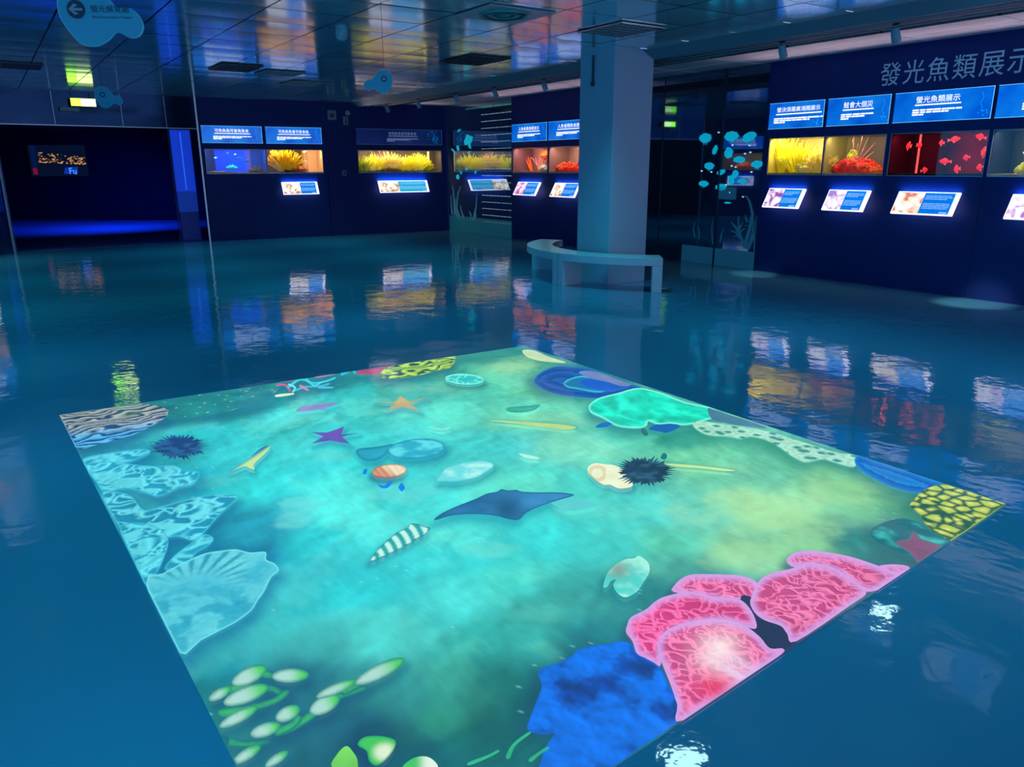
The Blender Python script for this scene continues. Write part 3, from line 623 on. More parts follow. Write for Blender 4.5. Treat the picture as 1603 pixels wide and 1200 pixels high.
xa, za = crop8(245, 585); xb, zb = crop8(405, 700); MB().box(xa, xb, .008, .012, zb, za).build('name_panel', M_decod, o2)
# far mirror bay: dotted rows, decals, weeds
def crop5(x, y): return wpt(690+x/5, 150+y/5)
o3 = root('dotted_mural', 'rows of white dashes with cyan fish decals on the mirror glass in the far corner', 'mural', FR.at(0), FR.rot)
rr = random.Random(11); M_dash = mat('dash_white', (210, 220, 230), .5, emit=(150, 165, 175), es=.65); M_dasht = mat('dash_teal', (40, 150, 140), .5, emit=(30, 130, 120), es=.8)
for i in range(18):
    z = .30+i*.1435
    if z > 2.8: break
    mb = MB(); x = 1.55; bright = 1.46 > z > .8
    while x < 2.72:
        l = rr.uniform(.015, .05); mb.box(x, min(x+l, 2.74), .008, .014, z-.006, z+.006 if not bright else z+.011); x += l+rr.uniform(.03, .06)
    if i == 17: pass
    mb.build('dash_row', M_dash if z < 2.6 else M_dasht, o3)
mb = MB(); x = .9
while x < 2.72: mb.box(x, x+.025, .008, .014, 2.74, 2.765); x += .09
mb.build('dash_row', M_dasht, o3)
def dec5(cx, cy, pts): 
    P = [crop5(cx+a, cy+b) for a, b in pts]; MB().plate(P, .008, .014).build('fish_decal', M_deco, o3)
dec5(210, 355, [(-10, -55), (10, -45), (35, -35), (30, 0), (15, 20), (22, 60), (5, 50), (0, 25), (-25, 30), (-32, 0), (-22, -20)])
dec5(137, 272, [(-12, 10), (-5, -8), (14, -14), (8, 4)]); dec5(130, 408, [(-10, -20), (3, -20), (10, 10), (2, 24), (-8, 8)]); dec5(97, 433, [(-20, -18), (-10, -20), (18, 18), (6, 14)])
dec5(216, 441, [(-14, 8), (2, -8), (16, -10), (6, 8)]); dec5(152, 600, [(-6, -12), (4, -12), (8, 14), (0, 12)]); dec5(128, 635, [(-10, -12), (6, -22), (12, 4), (4, 20), (-8, 12)]); dec5(267, 595, [(-8, 10), (0, -14), (8, -8), (2, 16)]); dec5(200, 572, [(-12, 6), (0, -12), (12, 4), (2, 12)])
for pts in [[(105, 940), (100, 830), (95, 740), (82, 700)], [(150, 965), (120, 880), (130, 760), (152, 705)], [(180, 968), (155, 900), (150, 855)], [(245, 980), (270, 880), (278, 760)], [(225, 975), (232, 930), (215, 900)], [(130, 960), (108, 880), (112, 800)], [(85, 930), (78, 860), (75, 780)], [(262, 975), (268, 930), (262, 880)]]:
    blade(pts, .022, o3, mat('weed_pale', (60, 110, 130), .6, emit=(45, 95, 115), es=.7), crop5)
MB().box(.02, 2.74, .008, .012, 0, .36).build('sand_strip', mat('frosted_teal', raw=(.03, .15, .19), rough=.5, emit=(10, 62, 75), es=.7), o3)

# ================================================================ ALCOVE CONTENTS
M_scr = mat('screen_dark', raw=(.002, .004, .01), rough=.1, emit=(6, 18, 45), es=.8)
bdir = Frame((-15.6, 23.3), (-6.2, 22.9))
def apt(px, py): return wpt(px, py, -.12, bdir)
r = root('wall_screen', 'dark wall screen showing a strip of golden town lights in the doorway room', 'screen', bdir.at(0), bdir.rot)
(xa, zb), (xb, _), (_, zt) = apt(50, 276), apt(136, 276), apt(50, 227)
MB().box(xa, xb, -.12, -.0, zb, zt).build('panel', M_scr, r, bevel=.01)
rr = random.Random(4); mb = MB(); mg = MB()
for i in range(170):
    t = rr.random(); X = 60+74*t; top = 237+9*t; bot = 254+3*t; k = rr.random(); Y = top+(bot-top)*(1-k*k*.98); x, z = apt(X, Y); s_ = rr.uniform(.004, .020); mb.box(x-s_*1.3, x+s_*1.3, -.126, -.121, z-s_*.5, z+s_*.5)
mb.build('town_lights', mat('lights_gold', (255, 180, 80), .5, emit=(240, 175, 95), es=.8), r)
mg.plate([apt(102, 262), apt(122, 261), apt(121, 272), apt(100, 272)], -.124, -.121); mg.build('blue_glow_patch', mat('patch_blue', (10, 60, 150), .5, emit=(8, 50, 140), es=1), r)
x, z = apt(114.5, 267.5); text_mb('Fu', .26, cx=x, cz=z, y=-.13).build('handwriting', mat('hand_blue', (100, 170, 255), .5, emit=(80, 150, 255), es=1.2), r)
MB().plate([apt(51, 263), apt(58, 263), apt(60, 273), apt(53, 273)], -.124, -.121).build('red_patch', mat('patch_red', (120, 10, 50), .5, emit=(115, 15, 50), es=1), r)
MB().plate([apt(46, 227), apt(55, 228), apt(58, 262), apt(51, 262)], -.124, -.121).build('blue_side_strip', mat('strip_blue', (5, 30, 80), .5, emit=(3, 22, 60), es=1), r)
# blue lit column seen through the door glass
r = root('lit_column', 'tall blue glowing acrylic column just inside the dark doorway', 'column', FG.at(3.28, .42, 0), FG.rot)
def colm(z0, z1, name, col, es): MB().box(-.19, .19, -.05, .05, z0, z1).build(name, mat(name, (0, 20, 90), .3, emit=col, es=es), r)
colm(1.02, 2.25, 'upper_panel', (10, 52, 190), .9); colm(.60, 1.02, 'middle_panel', (5, 38, 130), .9); colm(.0, .60, 'lower_panel', (0, 12, 66), .9)
MB().box(-.02, .0, -.06, -.05, 1.05, 2.2).build('bright_strip', mat('bright_strip', (60, 120, 255), .3, emit=(30, 95, 245), es=1), r)
# exit sign and lamp by the header
r = root('exit_sign', 'small green and white lit exit sign hanging above the dark doorway', 'sign', FG.at(1.26, -.12, 2.60), FG.rot)
MB().box(0, .42, -.02, .02, 0, .14).build('case', M_case, r); MB().box(.004, .17, -.024, -.02, .004, .136).build('green_half', mat('exit_green', (150, 230, 60), .5, emit=(150, 240, 50), es=5), r)
MB().box(.17, .416, -.024, -.02, .004, .136).build('white_half', mat('exit_white', (240, 255, 230), .5, emit=(215, 255, 130), es=4), r)
MB().box(.05, .06, -.005, .005, .14, .27).box(.36, .37, -.005, .005, .14, .27).build('hanger', M_dkmetal, r)
o = wbox('wall_lamp_box', FG, 1.08, 1.40, -.09, -.0, 2.51, 2.58, mat('box_grey', raw=(.32, .33, .38), rough=.5), .005); tag(o, 'flat grey box on the glass header below the exit sign', 'box')

# ================================================================ SMALL WALL ITEMS
r = root('wall_speaker', 'square pale speaker high on the back wall', 'speaker', FB.at(LB-2.84, .03, 2.50), FB.rot)
mgy = mat('plastic_grey', raw=(.26, .28, .34), rough=.5)
MB().box(0, .19, -.05, 0, 0, .2).build('housing', mgy, r, bevel=.006); MB().plate([(.095+.05*math.cos(t*PI/8), .09+.05*math.sin(t*PI/8)) for t in range(16)], -.055, -.05).build('speaker_cone', M_dkmetal, r)
r = root('emergency_light', 'small emergency light with round lamp head on the back wall', 'light', FB.at(LB-2.50, .03, 2.40), FB.rot)
MB().box(0, .11, -.06, 0, 0, .18).build('battery_box', mgy, r, bevel=.005); MB().blob((.10, -.08, .25), (.06, .05, .055), 12, 8).build('lamp_head', mat('plastic_pale', raw=(.4, .42, .46), rough=.4), r, smooth=True)
MB().tube([(.08, -.03, .17), (.095, -.06, .22)], .012, 6).build('bracket', M_dkmetal, r)
MB().box(.05, .075, -.064, -.06, .02, .16).build('printed_strip', M_dkmetal, r)
r = root('wall_socket', 'small pale wall switch plate on the back wall between the tanks', 'switch', FB.at(LB-2.58, .03, 1.31), FB.rot)
MB().box(0, .09, -.012, 0, 0, .12).build('plate', mgy, r, bevel=.003); MB().box(.025, .065, -.018, -.012, .02, .10).build('rocker', M_dkmetal, r)

# ================================================================ CEILING ITEMS
def vent(u0, u1, v0, v1, label, slats=5, m=M_steel):
    c = room((u0+u1)/2, (v0+v1)/2); r = root('ceiling_vent', label, 'vent', (c[0], c[1], HC-.012), math.atan2(RV[1], RV[0]), 'square ceiling grilles')
    a, b = (u1-u0)/2, (v1-v0)/2
    MB().box(-a, a, -b, b, .004, .008).build('backing', M_black, r)
    f = MB().box(-a, a, -b, -b+.02, -.008, .004).box(-a, a, b-.02, b, -.008, .004).box(-a, -a+.02, -b, b, -.008, .004).box(a-.02, a, -b, b, -.008, .004)
    f.build('frame', m, r)
    g = MB()
    for i in range(1, 8): y = -b+2*b*i/8; g.box(-a+.02, a-.02, y-.012, y+.003, -.008, .004)
    for i in range(1, 6): x = -a+2*a*i/6; g.box(x-.006, x+.006, -b+.02, b-.02, -.009, .003)
    g.build('louvre', m, r)
vent(6.19, 6.88, -6.1, -5.49, 'shiny square ceiling grille just in front of the pillar')
vent(8.97, 9.80, -6.05, -5.42, 'dark square ceiling grille left of the pillar', m=M_dkmetal)
vent(11.5, 12.3, -3.55, -2.98, 'dark ceiling grille over the blue tank signs', m=M_dkmetal)
vent(12.9, 13.6, -.95, -.3, 'dim ceiling grille at the far left edge', m=M_dkmetal)
vent(13.1, 13.8, -5.1, -4.5, 'pale square ceiling grille near the back wall', m=M_rail)
vent(11.9, 12.5, -4.3, -3.7, 'faint grey ceiling grille near the golden tank', m=M_rail)
c = room(6.51, -4.31); r = root('round_diffuser', 'round ringed air diffuser in a square ceiling tile', 'vent', (c[0], c[1], HC-.01), math.atan2(RV[1], RV[0]))
MB().box(-.33, .33, -.37, .37, -.004, .006).build('square_plate', mat('plate_grey', raw=(.3, .42, .48), rough=.35, metal=.5), r, bevel=.004)
for k in range(5):
    R_ = .245-.045*k; n = 32; vs = []; fs = []
    for i in range(n):
        th = 2*PI*i/n
        for (rr_, z) in ((R_, -.006), (R_-.016, -.022+.002*k), (R_-.03, -.006)): vs.append((rr_*math.cos(th), rr_*math.sin(th), z))
    for i in range(n):
        j = (i+1) % n
        for a in range(2): fs.append((i*3+a, j*3+a, j*3+a+1, i*3+a+1))
    MB().add(vs, fs).build('ring', M_dkmetal if k % 2 else M_steel, r, smooth=True)
c = onz(535, 56, HC-.03); r = root('smoke_detector', 'small round smoke detector on the shiny ceiling', 'detector', tuple(c)); r.location = (c[0], c[1], HC-.045)
MB().blob((0, 0, 0), (.06, .06, .035), 20, 8).build('dome', mat('detector_shell', raw=(.2, .4, .5), rough=.3), r, smooth=True); MB().tube([(0, 0, .01), (0, 0, .045)], .065, 20).build('base', mat('detector_shell'), r)
# light rail
r = root('light_rail', 'long dark lighting rail running in the ceiling recess', 'rail', (0, 0, 0), math.atan2(RV[1], RV[0]))
for k, (v, z) in enumerate(((-7.45, HC-.075), (-7.62, HC-.072), (-7.80, HC-.07))): MB().box(.5, 17.3, v-.008, v+.008, z, z+.012).build('rail_bar', M_rail, r)
MB().box(.5, 17.3, -7.84, -7.42, HC-.055, HC-.03).build('rail_body', mat('rail_dark', raw=(.01, .03, .06), rough=.5), r)
def spot(px, py, label, tilt=.3, lit=None):
    z = HC-.13; p = onz(px, py, z); u = p[:2]@RV; v = -7.62; s_ = room(u, v)
    # keep on the rail: find u such that the rail point projects at px
    best = min((abs(proj(*room(uu, v), z)[0]-px), uu) for uu in np.arange(.8, 17, .01)); u = best[1]; c = room(u, v)
    r = root('track_spotlight', label, 'spotlight', (c[0], c[1], HC-.045), math.atan2(RV[1], RV[0]), 'spotlights on the ceiling rail')
    MB().box(-.035, .035, -.02, .02, -.03, .0).build('adapter', M_dkmetal, r); MB().tube([(0, 0, -.03), (0, -.0, -.065)], .012, 8).build('stem', M_lamp, r)
    MB().tube([(0, .02, -.05), (0, .0, -.10), (0, -.035, -.17)], [.034, .042, .045], 14).build('head', M_lamp, r, smooth=False)
    MB().tube([(0, -.035, -.171), (0, -.037, -.174)], .038, 14).build('lens', mat('lens_grey', raw=(.3, .4, .45), rough=.1), r)
    if lit:
        l = bpy.data.lights.new('spot_beam', 'SPOT'); l.energy = lit[0]; l.spot_size = lit[1]; l.spot_blend = .8; l.color = lit[2]; l.shadow_soft_size = .03
        lo = bpy.data.objects.new('spot_beam', l); C.objects.link(lo); fx, fy, _ = FR.at(lit[3], -lit[4], 0)
        lo.location = (c[0], c[1], HC-.23); lo.rotation_euler = (Vector((fx, fy, 0))-Vector(lo.location)).to_track_quat('-Z', 'Y').to_euler()
    return r
SPL = [(1402, 42, 'track spotlight nearest the viewer, above the red-lit tank'), (1225, 68, 'track spotlight above the yellow anemone tank'), (852, 122, 'track spotlight just left of the pillar'),
       (775, 133, 'second track spotlight left of the pillar'), (714, 140, 'third track spotlight left of the pillar'), (655, 149, 'track spotlight second from the back wall'), (606, 155, 'track spotlight nearest the back wall')]
wl = (1, .86, .7)
lits = [(900, .30, wl, 12.5, .30), (600, .24, wl, 9.5, .34), None, None, None, None, (900, .3, wl, .2, .5)]
lits.insert(3, None)
for (a, b, lb), lt in zip(SPL, lits): spot(a, b, lb, lit=lt)
# added strip lamps, unseen above the lit boards, wash the matte ceiling strip and the lettering
for fr, a, b, pw in ((FR, 9.3, 14.1, 6.5), (FR, 2.8, 6.4, 4), (FB, LB-2.2, LB-.2, 1.6)):
    p = fr.at((a+b)/2, -.10, 2.36); o_ = area('added_wash_lamp', p, (-fr.i[0]*.75, -fr.i[1]*.75, 1), .05, b-a, pw, (1, .74, .76), spread=1.5)
    o_.rotation_euler = (Matrix.Rotation(fr.rot, 4, 'Z') @ Matrix.Rotation(math.radians(46-180), 4, 'X')).to_euler(); o_.data.size = b-a; o_.data.size_y = .05
# hanging fish-shaped signs
def outline(pts, n=8):
    out = []; m_ = len(pts)
    for i in range(m_):
        p0, p1, p2, p3 = [np.array(pts[(i+k-1) % m_], float) for k in range(4)]
        for k in range(n):
            t = k/n; out.append(tuple(.5*((2*p1)+(-p0+p2)*t+(2*p0-5*p1+4*p2-p3)*t*t+(-p0+3*p1-3*p2+p3)*t**3)))
    return out
M_fs = mat('sign_teal', raw=(.04, .40, .58), rough=.4); M_fsd = mat('sign_dark_disc', raw=(.004, .015, .04), rough=.4); M_fsa = mat('arrow_pale', raw=(.22, .38, .44), rough=.5); M_fedge = mat('sign_edge', raw=(.25, .7, .85), rough=.3)
FISH = [(-.5, -.06), (-.53, .18), (-.42, .42), (-.2, .52), (.02, .48), (.18, .32), (.30, .16), (.36, .13), (.48, .14), (.62, .05), (.68, -.12), (.60, -.26), (.46, -.29), (.34, -.23), (.26, -.22), (.12, -.34), (-.08, -.42), (-.3, -.36)]
def hang_sign(px, py, depth, width_px, label, flip=False, detail=False, rotz=0):
    d = ray(px, py); k = depth/d[1]; c = np.array([0, 0, CH])+d*k; s_ = width_px/CAMF*depth*1.0/1.2
    r = root('hanging_sign', label, 'sign', tuple(c), rotz, 'fish-shaped signs hanging from the ceiling')
    sg = -1 if flip else 1
    pts = outline([(x*s_*sg, z*s_) for x, z in FISH], 6)
    MB().plate(pts, -.008, .008).build('board', M_fs, r); 
    n = len(pts); e = MB(); inner = [(x*.982, z*.982) for x, z in pts]
    for i in range(n): j = (i+1) % n; e.plate([pts[i], pts[j], inner[j], inner[i]], -.0095, -.008)
    e.build('edge_line', M_fedge, r)
    cx, cz, R_ = (-.27*s_*sg, .10*s_, .13*s_) if detail else (-.18*s_*sg, .16*s_, .12*s_)
    ring = [(cx+R_*math.cos(t*PI/16), cz+R_*math.sin(t*PI/16)) for t in range(32)]
    MB().plate(ring, -.012, -.008).build('disc', M_fsd, r)
    if detail:
        a = R_*.72; t = R_*.13
        ar = MB().plate([(cx-a, cz), (cx-a+.02*s_, cz-t), (cx+a, cz-t), (cx+a, cz+t), (cx-a+.02*s_, cz+t)], -.015, -.012)
        ar.plate([(cx-a-.01*s_, cz), (cx-.02*s_, cz+a*.85), (cx+.035*s_, cz+a*.62), (cx-a+t*1.6, cz)], -.0155, -.0125); ar.plate([(cx-a-.01*s_, cz), (cx-a+t*1.6, cz), (cx+.035*s_, cz-a*.62), (cx-.02*s_, cz-a*.85)], -.0155, -.0125)
        ar.build('arrow', M_fsa, r)
        text_mb('螢光展覽廳', .10*s_*1.1, fit_w=.56*s_, cx=.22*s_, cz=.115*s_, y=-.011).build('title', M_fsd, r)
        text_mb('Bioluminescence Theater', .05*s_, fit_w=.58*s_, cx=.25*s_, cz=.0*s_, y=-.011).build('subtitle', M_fsd, r)
    else:
        MB().plate([(cx+R_*.62*math.cos(t*PI/8), cz+R_*.62*math.sin(t*PI/8)) for t in range(16)], -.014, -.012).build('disc_centre', M_fsa if flip else M_fs, r)
    wz = HC-c[2]; MB().tube([(cx if not detail else 0, 0, .38*s_), (cx if not detail else 0, 0, wz)], .0025, 5).build('wire', M_dkmetal, r)
    return r
hang_sign(151, 27, 4.4, 112, 'large teal fish-shaped sign with a left arrow hanging at the upper left', detail=True, rotz=.12)
hang_sign(168, 154, 10.5, 38, 'small teal fish-shaped sign hanging beside the exit sign', rotz=.1)
hang_sign(595, 130, 8.2, 42, 'blue fish-shaped sign on a wire above the weed tank', flip=True)
# pillar pull rod
c = room(7.93, -6.585); r = root('hanging_rod', 'short dark rod with a rounded tip high on the left face of the pillar', 'rod', (c[0], c[1], 2.5))
MB().tube([(0, 0, 0.02), (0, 0, .3)], .014, 8).build('rod', M_dkmetal, r); MB().blob((0, 0, 0), (.028, .028, .035), 10, 8).build('tip', M_dkmetal, r, smooth=True)
MB().box(-.02, .02, -.02, .02, .3, .33).build('mount', M_dkmetal, r)
# projectors above the floor image (outside the frame, seen as glints on the floor)
def glint_lamp(px, py, label):
    p = onz(px, py, 0); d = ray(px, py); t = (HC-.03)/(-d[2]); L = (p[0]+d[0]*t, p[1]+d[1]*t, HC-.03)
    r = root('ceiling_lamp', label, 'lamp', L, 0)
    MB().tube([(0, 0, 0), (0, 0, .04)], .17, 28).build('ring', M_dkmetal, r)
    MB().tube([(0, 0, -.006), (0, 0, -.001)], .14, 28).build('lens', mat('lens_light', (255, 255, 255), .3, emit=(190, 250, 250), es=9), r)
glint_lamp(1385, 960, 'round ceiling lamp ahead of the floor picture, above its right side'); glint_lamp(1076, 1192, 'round ceiling lamp above the near side of the floor picture')
# added ambient fill lamps without fixtures: narrow spread, dark from the side
def louvre(u, v, power=8.5):
    col = (.05, .9, .92) if u > 8 else ((.03, .56, 1.1) if v > 1 else (.05, .82, 1))
    c = room(u, v); area('ambient_fill_lamp', (c[0], c[1], HC-.03), (0, 0, -1), .55, .55, power, col, spread=1.45)
for u in (1.5, 4.2, 6.9, 9.6, 12.3, 15.0):
    for v in (-5.8, -2.9, 0., 2.9, 5.8):
        p = room(u, v)
        if p[0] > -9.2 and p[1] > -1 and (p-L_[:2])@np.array([-FB.d[1], FB.d[0]]) < -.4: louvre(u+.15, v)

# ================================================================ PROJECTED SEABED IMAGE ON THE FLOOR
_R = np.random.RandomState(5); _T = _R.rand(16, 256, 256)
def vnoise(x, y, s, k=0):
    x = np.asarray(x)*s+37.7*k+100; y = np.asarray(y)*s+11.3*k+100; xi = np.floor(x).astype(int); yi = np.floor(y).astype(int); fx = x-xi; fy = y-yi
    fx = fx*fx*(3-2*fx); fy = fy*fy*(3-2*fy); T = _T[k % 16]; g = lambda a, b: T[a % 256, b % 256]
    return (g(xi, yi)*(1-fx)+g(xi+1, yi)*fx)*(1-fy)+(g(xi, yi+1)*(1-fx)+g(xi+1, yi+1)*fx)*fy
def fbm(x, y, s, k=0, o=4):
    a = 0; w_ = 0
    for i in range(o): a = a+vnoise(x, y, s*2**i, k+i)*.5**i; w_ += .5**i
    return a/w_
def voro(x, y, s, k=0):      # F1, F2-F1
    x = np.asarray(x)*s+50; y = np.asarray(y)*s+50; xi = np.floor(x).astype(int); yi = np.floor(y).astype(int); f1 = np.full(x.shape, 9.); f2 = f1.copy()
    for a in (-1, 0, 1):
        for b in (-1, 0, 1):
            cx = xi+a+_T[k, (xi+a) % 256, (yi+b) % 256]; cy = yi+b+_T[k+1, (xi+a) % 256, (yi+b) % 256]; d = np.hypot(x-cx, y-cy)
            n1 = np.minimum(f1, d); f2 = np.where(d < f1, f1, np.minimum(f2, d)); f1 = n1
    return f1, f2-f1
def worms(X, Y, s, k=0):      # narrow winding ridges, -1..1
    wx = X+.5/s*(vnoise(X, Y, s*.6, k+1)-.5)*3; wy = Y+.5/s*(vnoise(X, Y, s*.6, k+2)-.5)*3
    r = np.abs(vnoise(wx, wy, s, k)-.5)*2; r2 = np.abs(vnoise(wy+3, wx, s*.8, k+4)-.5)*2
    return 1-2*np.clip(np.minimum(r, r2*1.1)/.42, 0, 1)
def LN(c): return np.array(lin(c))
def mixc(a, b, t):
    t = np.clip(np.asarray(t), 0, 1)[..., None]; return np.asarray(a)*(1-t)+np.asarray(b)*t
def sst(a, b, x): t = np.clip((x-a)/(b-a), 0, 1); return t*t*(3-2*t)
def polydist(px, py, poly):
    d = np.full(px.shape, 1e9); n = len(poly); ins = np.zeros(px.shape, bool)
    for i in range(n):
        ax, ay = poly[i]; bx, by = poly[(i+1) % n]; ex, ey = bx-ax, by-ay; L = ex*ex+ey*ey+1e-9
        t = np.clip(((px-ax)*ex+(py-ay)*ey)/L, 0, 1); d = np.minimum(d, np.hypot(px-ax-t*ex, py-ay-t*ey))
        c = ((ay > py) != (by > py)) & (px < (bx-ax)*(py-ay)/(by-ay+1e-12)+ax); ins ^= c
    return d, ins
M_img = mat('projected_image', raw=(.01, .03, .04), rough=.09, ior=1.45)
_a = N(M_img, 'ShaderNodeAttribute'); _a.attribute_name = 'Col'; Lk(M_img, _a.outputs['Color'], BS(M_img).inputs['Emission Color']); BS(M_img).inputs['Emission Strength'].default_value = 1.0
bb = bump(M_img, 2.6, .16, .02, 2); bump(M_img, 21, .10, .003, 2, chain=bb)
QUAD = [(93, 650), (820, 541.5), (1575, 790), (520.5, 1499)]
QF = [onz(*p)[:2] for p in QUAD]
PO = np.mean(QF, axis=0)
proj_root = root('seabed_projection', 'large rectangular projected seabed picture with corals and shells on the glossy blue floor', 'projection', (PO[0], PO[1], 0))
# --- base: sand and water colours read at points of the picture
SMP = '''110 665 20,110,140;150 700 10,130,165;300 680 40,190,190;200 712 20,140,160;350 705 50,205,205;450 650 55,198,195;540 620 45,180,178;620 612 40,172,165;700 578 50,160,140;760 562 55,145,125;800 575 100,190,150
840 560 60,150,120;855 600 60,160,120;700 650 70,200,185;800 650 90,200,170;780 600 75,190,160;900 700 110,205,175;1000 690 70,185,160;1100 715 105,205,160;1200 735 85,180,145;1300 755 120,195,140;1400 800 60,140,115;1350 785 105,182,130;1200 800 150,215,155
1100 800 100,205,180;1000 800 70,205,195;1250 850 115,187,140;1340 850 30,120,115;1150 865 140,205,150;1060 850 85,200,170;950 850 60,198,190;850 850 50,203,200;700 870 50,205,205;600 850 60,210,210;500 750 50,208,208;400 760 45,205,205;300 760 15,150,170
395 830 25,145,170;400 870 10,115,150;500 850 35,190,195;470 900 20,175,190;560 930 40,200,205;450 980 25,170,180;350 1030 15,150,165;500 1010 30,150,155;620 1000 50,190,190;700 950 70,208,203;800 920 60,198,188;850 980 50,165,155;920 1000 20,110,120
750 1000 45,170,160;700 1060 30,150,140;640 1080 20,118,122;600 1055 20,130,138;480 1050 5,85,112;430 1090 10,92,115;500 1140 10,90,112;560 1150 0,62,95;700 1130 15,135,115;780 1080 20,118,110;850 1100 0,72,88;760 1150 5,88,92;640 1190 5,85,100
340 1120 15,120,122;1180 960 30,50,80;1200 985 20,30,70;1100 885 60,150,140;900 950 50,152,145;1030 940 30,118,120;255 655 12,112,125;400 640 18,125,125;330 645 15,115,118;500 605 20,120,125;1440 850 20,95,105;1500 800 30,100,100;480 700 60,208,205;650 700 50,190,190
870 760 70,205,190;760 700 60,195,190;560 800 60,212,210;700 830 70,208,200;300 700 30,170,175;180 740 15,140,165;230 800 10,140,165;250 860 5,120,160;300 850 5,125,155;1450 880 60,60,100;1380 870 40,100,110;620 560 15,100,120;1040 690 40,150,130;1350 720 50,140,130;950 580 20,110,130'''
S_ = []
for t in SMP.replace('\n', ';').split(';'):
    a, b, c = t.split(); S_.append((float(a), float(b), *lin([int(v) for v in c.split(',')])))
S_ = np.array(S_); SF = np.array([onz(a, b)[:2] for a, b in S_[:, :2]])
def base_col(X, Y, px, py):
    wx = X+.10*(fbm(X, Y, 2.2, 1)-.5); wy = Y+.10*(fbm(X, Y, 2.2, 5)-.5)
    num = np.zeros((len(X), 3)); den = np.zeros(len(X))
    for i in range(len(S_)):
        d2 = (wx-SF[i, 0])**2+(wy-SF[i, 1])**2; g = 1/(d2+.006)**2; num += g[:, None]*S_[i, 2:]; den += g
    c = num/den[:, None]
    a = RV[0]*X+RV[1]*Y; b = NV[0]*X+NV[1]*Y
    st = fbm(a*.55+b*.2, b*1.6, 5, 2); c = c*(.86+.30*st)[:, None]
    def hgt(a, b): return fbm(a+.12*fbm(a, b, 3, 1, 2), b+.2*fbm(a, b, 2.2, 4, 2), 2.6, 9, 4)*1.0+.045*fbm(a*.8+.5*b, b*1.8-.5*a, 20, 11, 2)
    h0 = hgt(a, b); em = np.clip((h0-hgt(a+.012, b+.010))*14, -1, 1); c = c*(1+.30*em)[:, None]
    c = mixc(c, c*1.0+LN((70, 110, 70)), np.clip(sst(.52, .66, h0)*sst(.0, .5, c[:, 1])*.55, 0, 1))
    f = fbm(a*.5+.6*b, b*2.2-.5*a, 46, 3, 3); c = c*(.94+.12*f)[:, None]
    # pale sandy patches of the picture
    for (sx_, sy_, r1, r2, col, al) in SAND_P:
        e = ((px-sx_)/r1)**2+((py-sy_)/r2)**2; m_ = sst(1.3, .1, e+2.4*(fbm(X, Y, 8, 6)-.5))*(.5+.8*fbm(X, Y, 40, 6, 2)); c = mixc(c, LN(col), al*np.clip(m_, 0, 1))
    # little bright flecks
    v1, _ = voro(X, Y, 26, 2); fl_ = (v1 < .045) & (fbm(X, Y, 3, 8) > .55); c = np.where(fl_[:, None], mixc(c, LN((150, 235, 228)), np.full(len(X), .4)), c)
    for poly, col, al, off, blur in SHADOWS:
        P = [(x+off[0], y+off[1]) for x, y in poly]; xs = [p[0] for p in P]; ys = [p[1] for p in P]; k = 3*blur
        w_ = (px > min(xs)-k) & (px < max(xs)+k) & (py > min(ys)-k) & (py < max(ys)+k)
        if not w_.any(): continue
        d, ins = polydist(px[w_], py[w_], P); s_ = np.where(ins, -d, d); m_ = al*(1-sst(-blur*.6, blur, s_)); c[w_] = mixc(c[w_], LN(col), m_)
    # darker drowned rim around the picture
    return c
SAND_P = [(470, 805, 42, 26, (110, 215, 210), .6), (640, 770, 60, 18, (100, 212, 205), .5), (520, 715, 35, 10, (95, 208, 200), .5), (700, 610, 35, 14, (120, 200, 165), .5), (640, 605, 30, 9, (110, 195, 170), .5), (860, 660, 90, 14, (140, 205, 155), .4),
          (1180, 800, 120, 40, (165, 220, 155), .55), (1260, 830, 80, 30, (150, 210, 150), .5), (1320, 770, 70, 22, (145, 205, 140), .5), (1000, 650, 60, 10, (120, 205, 165), .4), (1160, 870, 70, 25, (150, 210, 150), .45), (760, 860, 60, 14, (115, 215, 200), .4),
          (1100, 735, 80, 12, (140, 210, 160), .4), (800, 570, 40, 12, (150, 205, 150), .6), (950, 800, 90, 16, (110, 212, 190), .35), (1200, 700, 50, 14, (60, 160, 130), .5), (1000, 890, 60, 16, (110, 205, 170), .35), (830, 960, 60, 20, (90, 200, 180), .4), (1080, 810, 50, 20, (120, 212, 185), .4)]
SHADOWS = []
FEATS = []
LAYER = [0]; VEIL = np.array([.012, .017, .017])     # the thin grey of a projected black
def cat(pts, n=4): return outline(pts, n)
def clipq(poly):
    out = list(poly)
    Q = QUAD; cx, cy = 750, 870
    for i in range(4):
        (ax, ay), (bx, by) = Q[i], Q[(i+1) % 4]; sgn = (bx-ax)*(cy-ay)-(by-ay)*(cx-ax); ins = lambda p: ((bx-ax)*(p[1]-ay)-(by-ay)*(p[0]-ax))*sgn >= 0
        res = []; n = len(out)
        for j in range(n):
            p, q_ = out[j], out[(j+1) % n]; a, b = ins(p), ins(q_)
            if a: res.append(p)
            if a != b:
                f = lambda r: (bx-ax)*(r[1]-ay)-(by-ay)*(r[0]-ax); fp, fq = f(p), f(q_); t = fp/(fp-fq); res.append((p[0]+(q_[0]-p[0])*t, p[1]+(q_[1]-p[1])*t))
        out = res
        if not out: return []
    return out
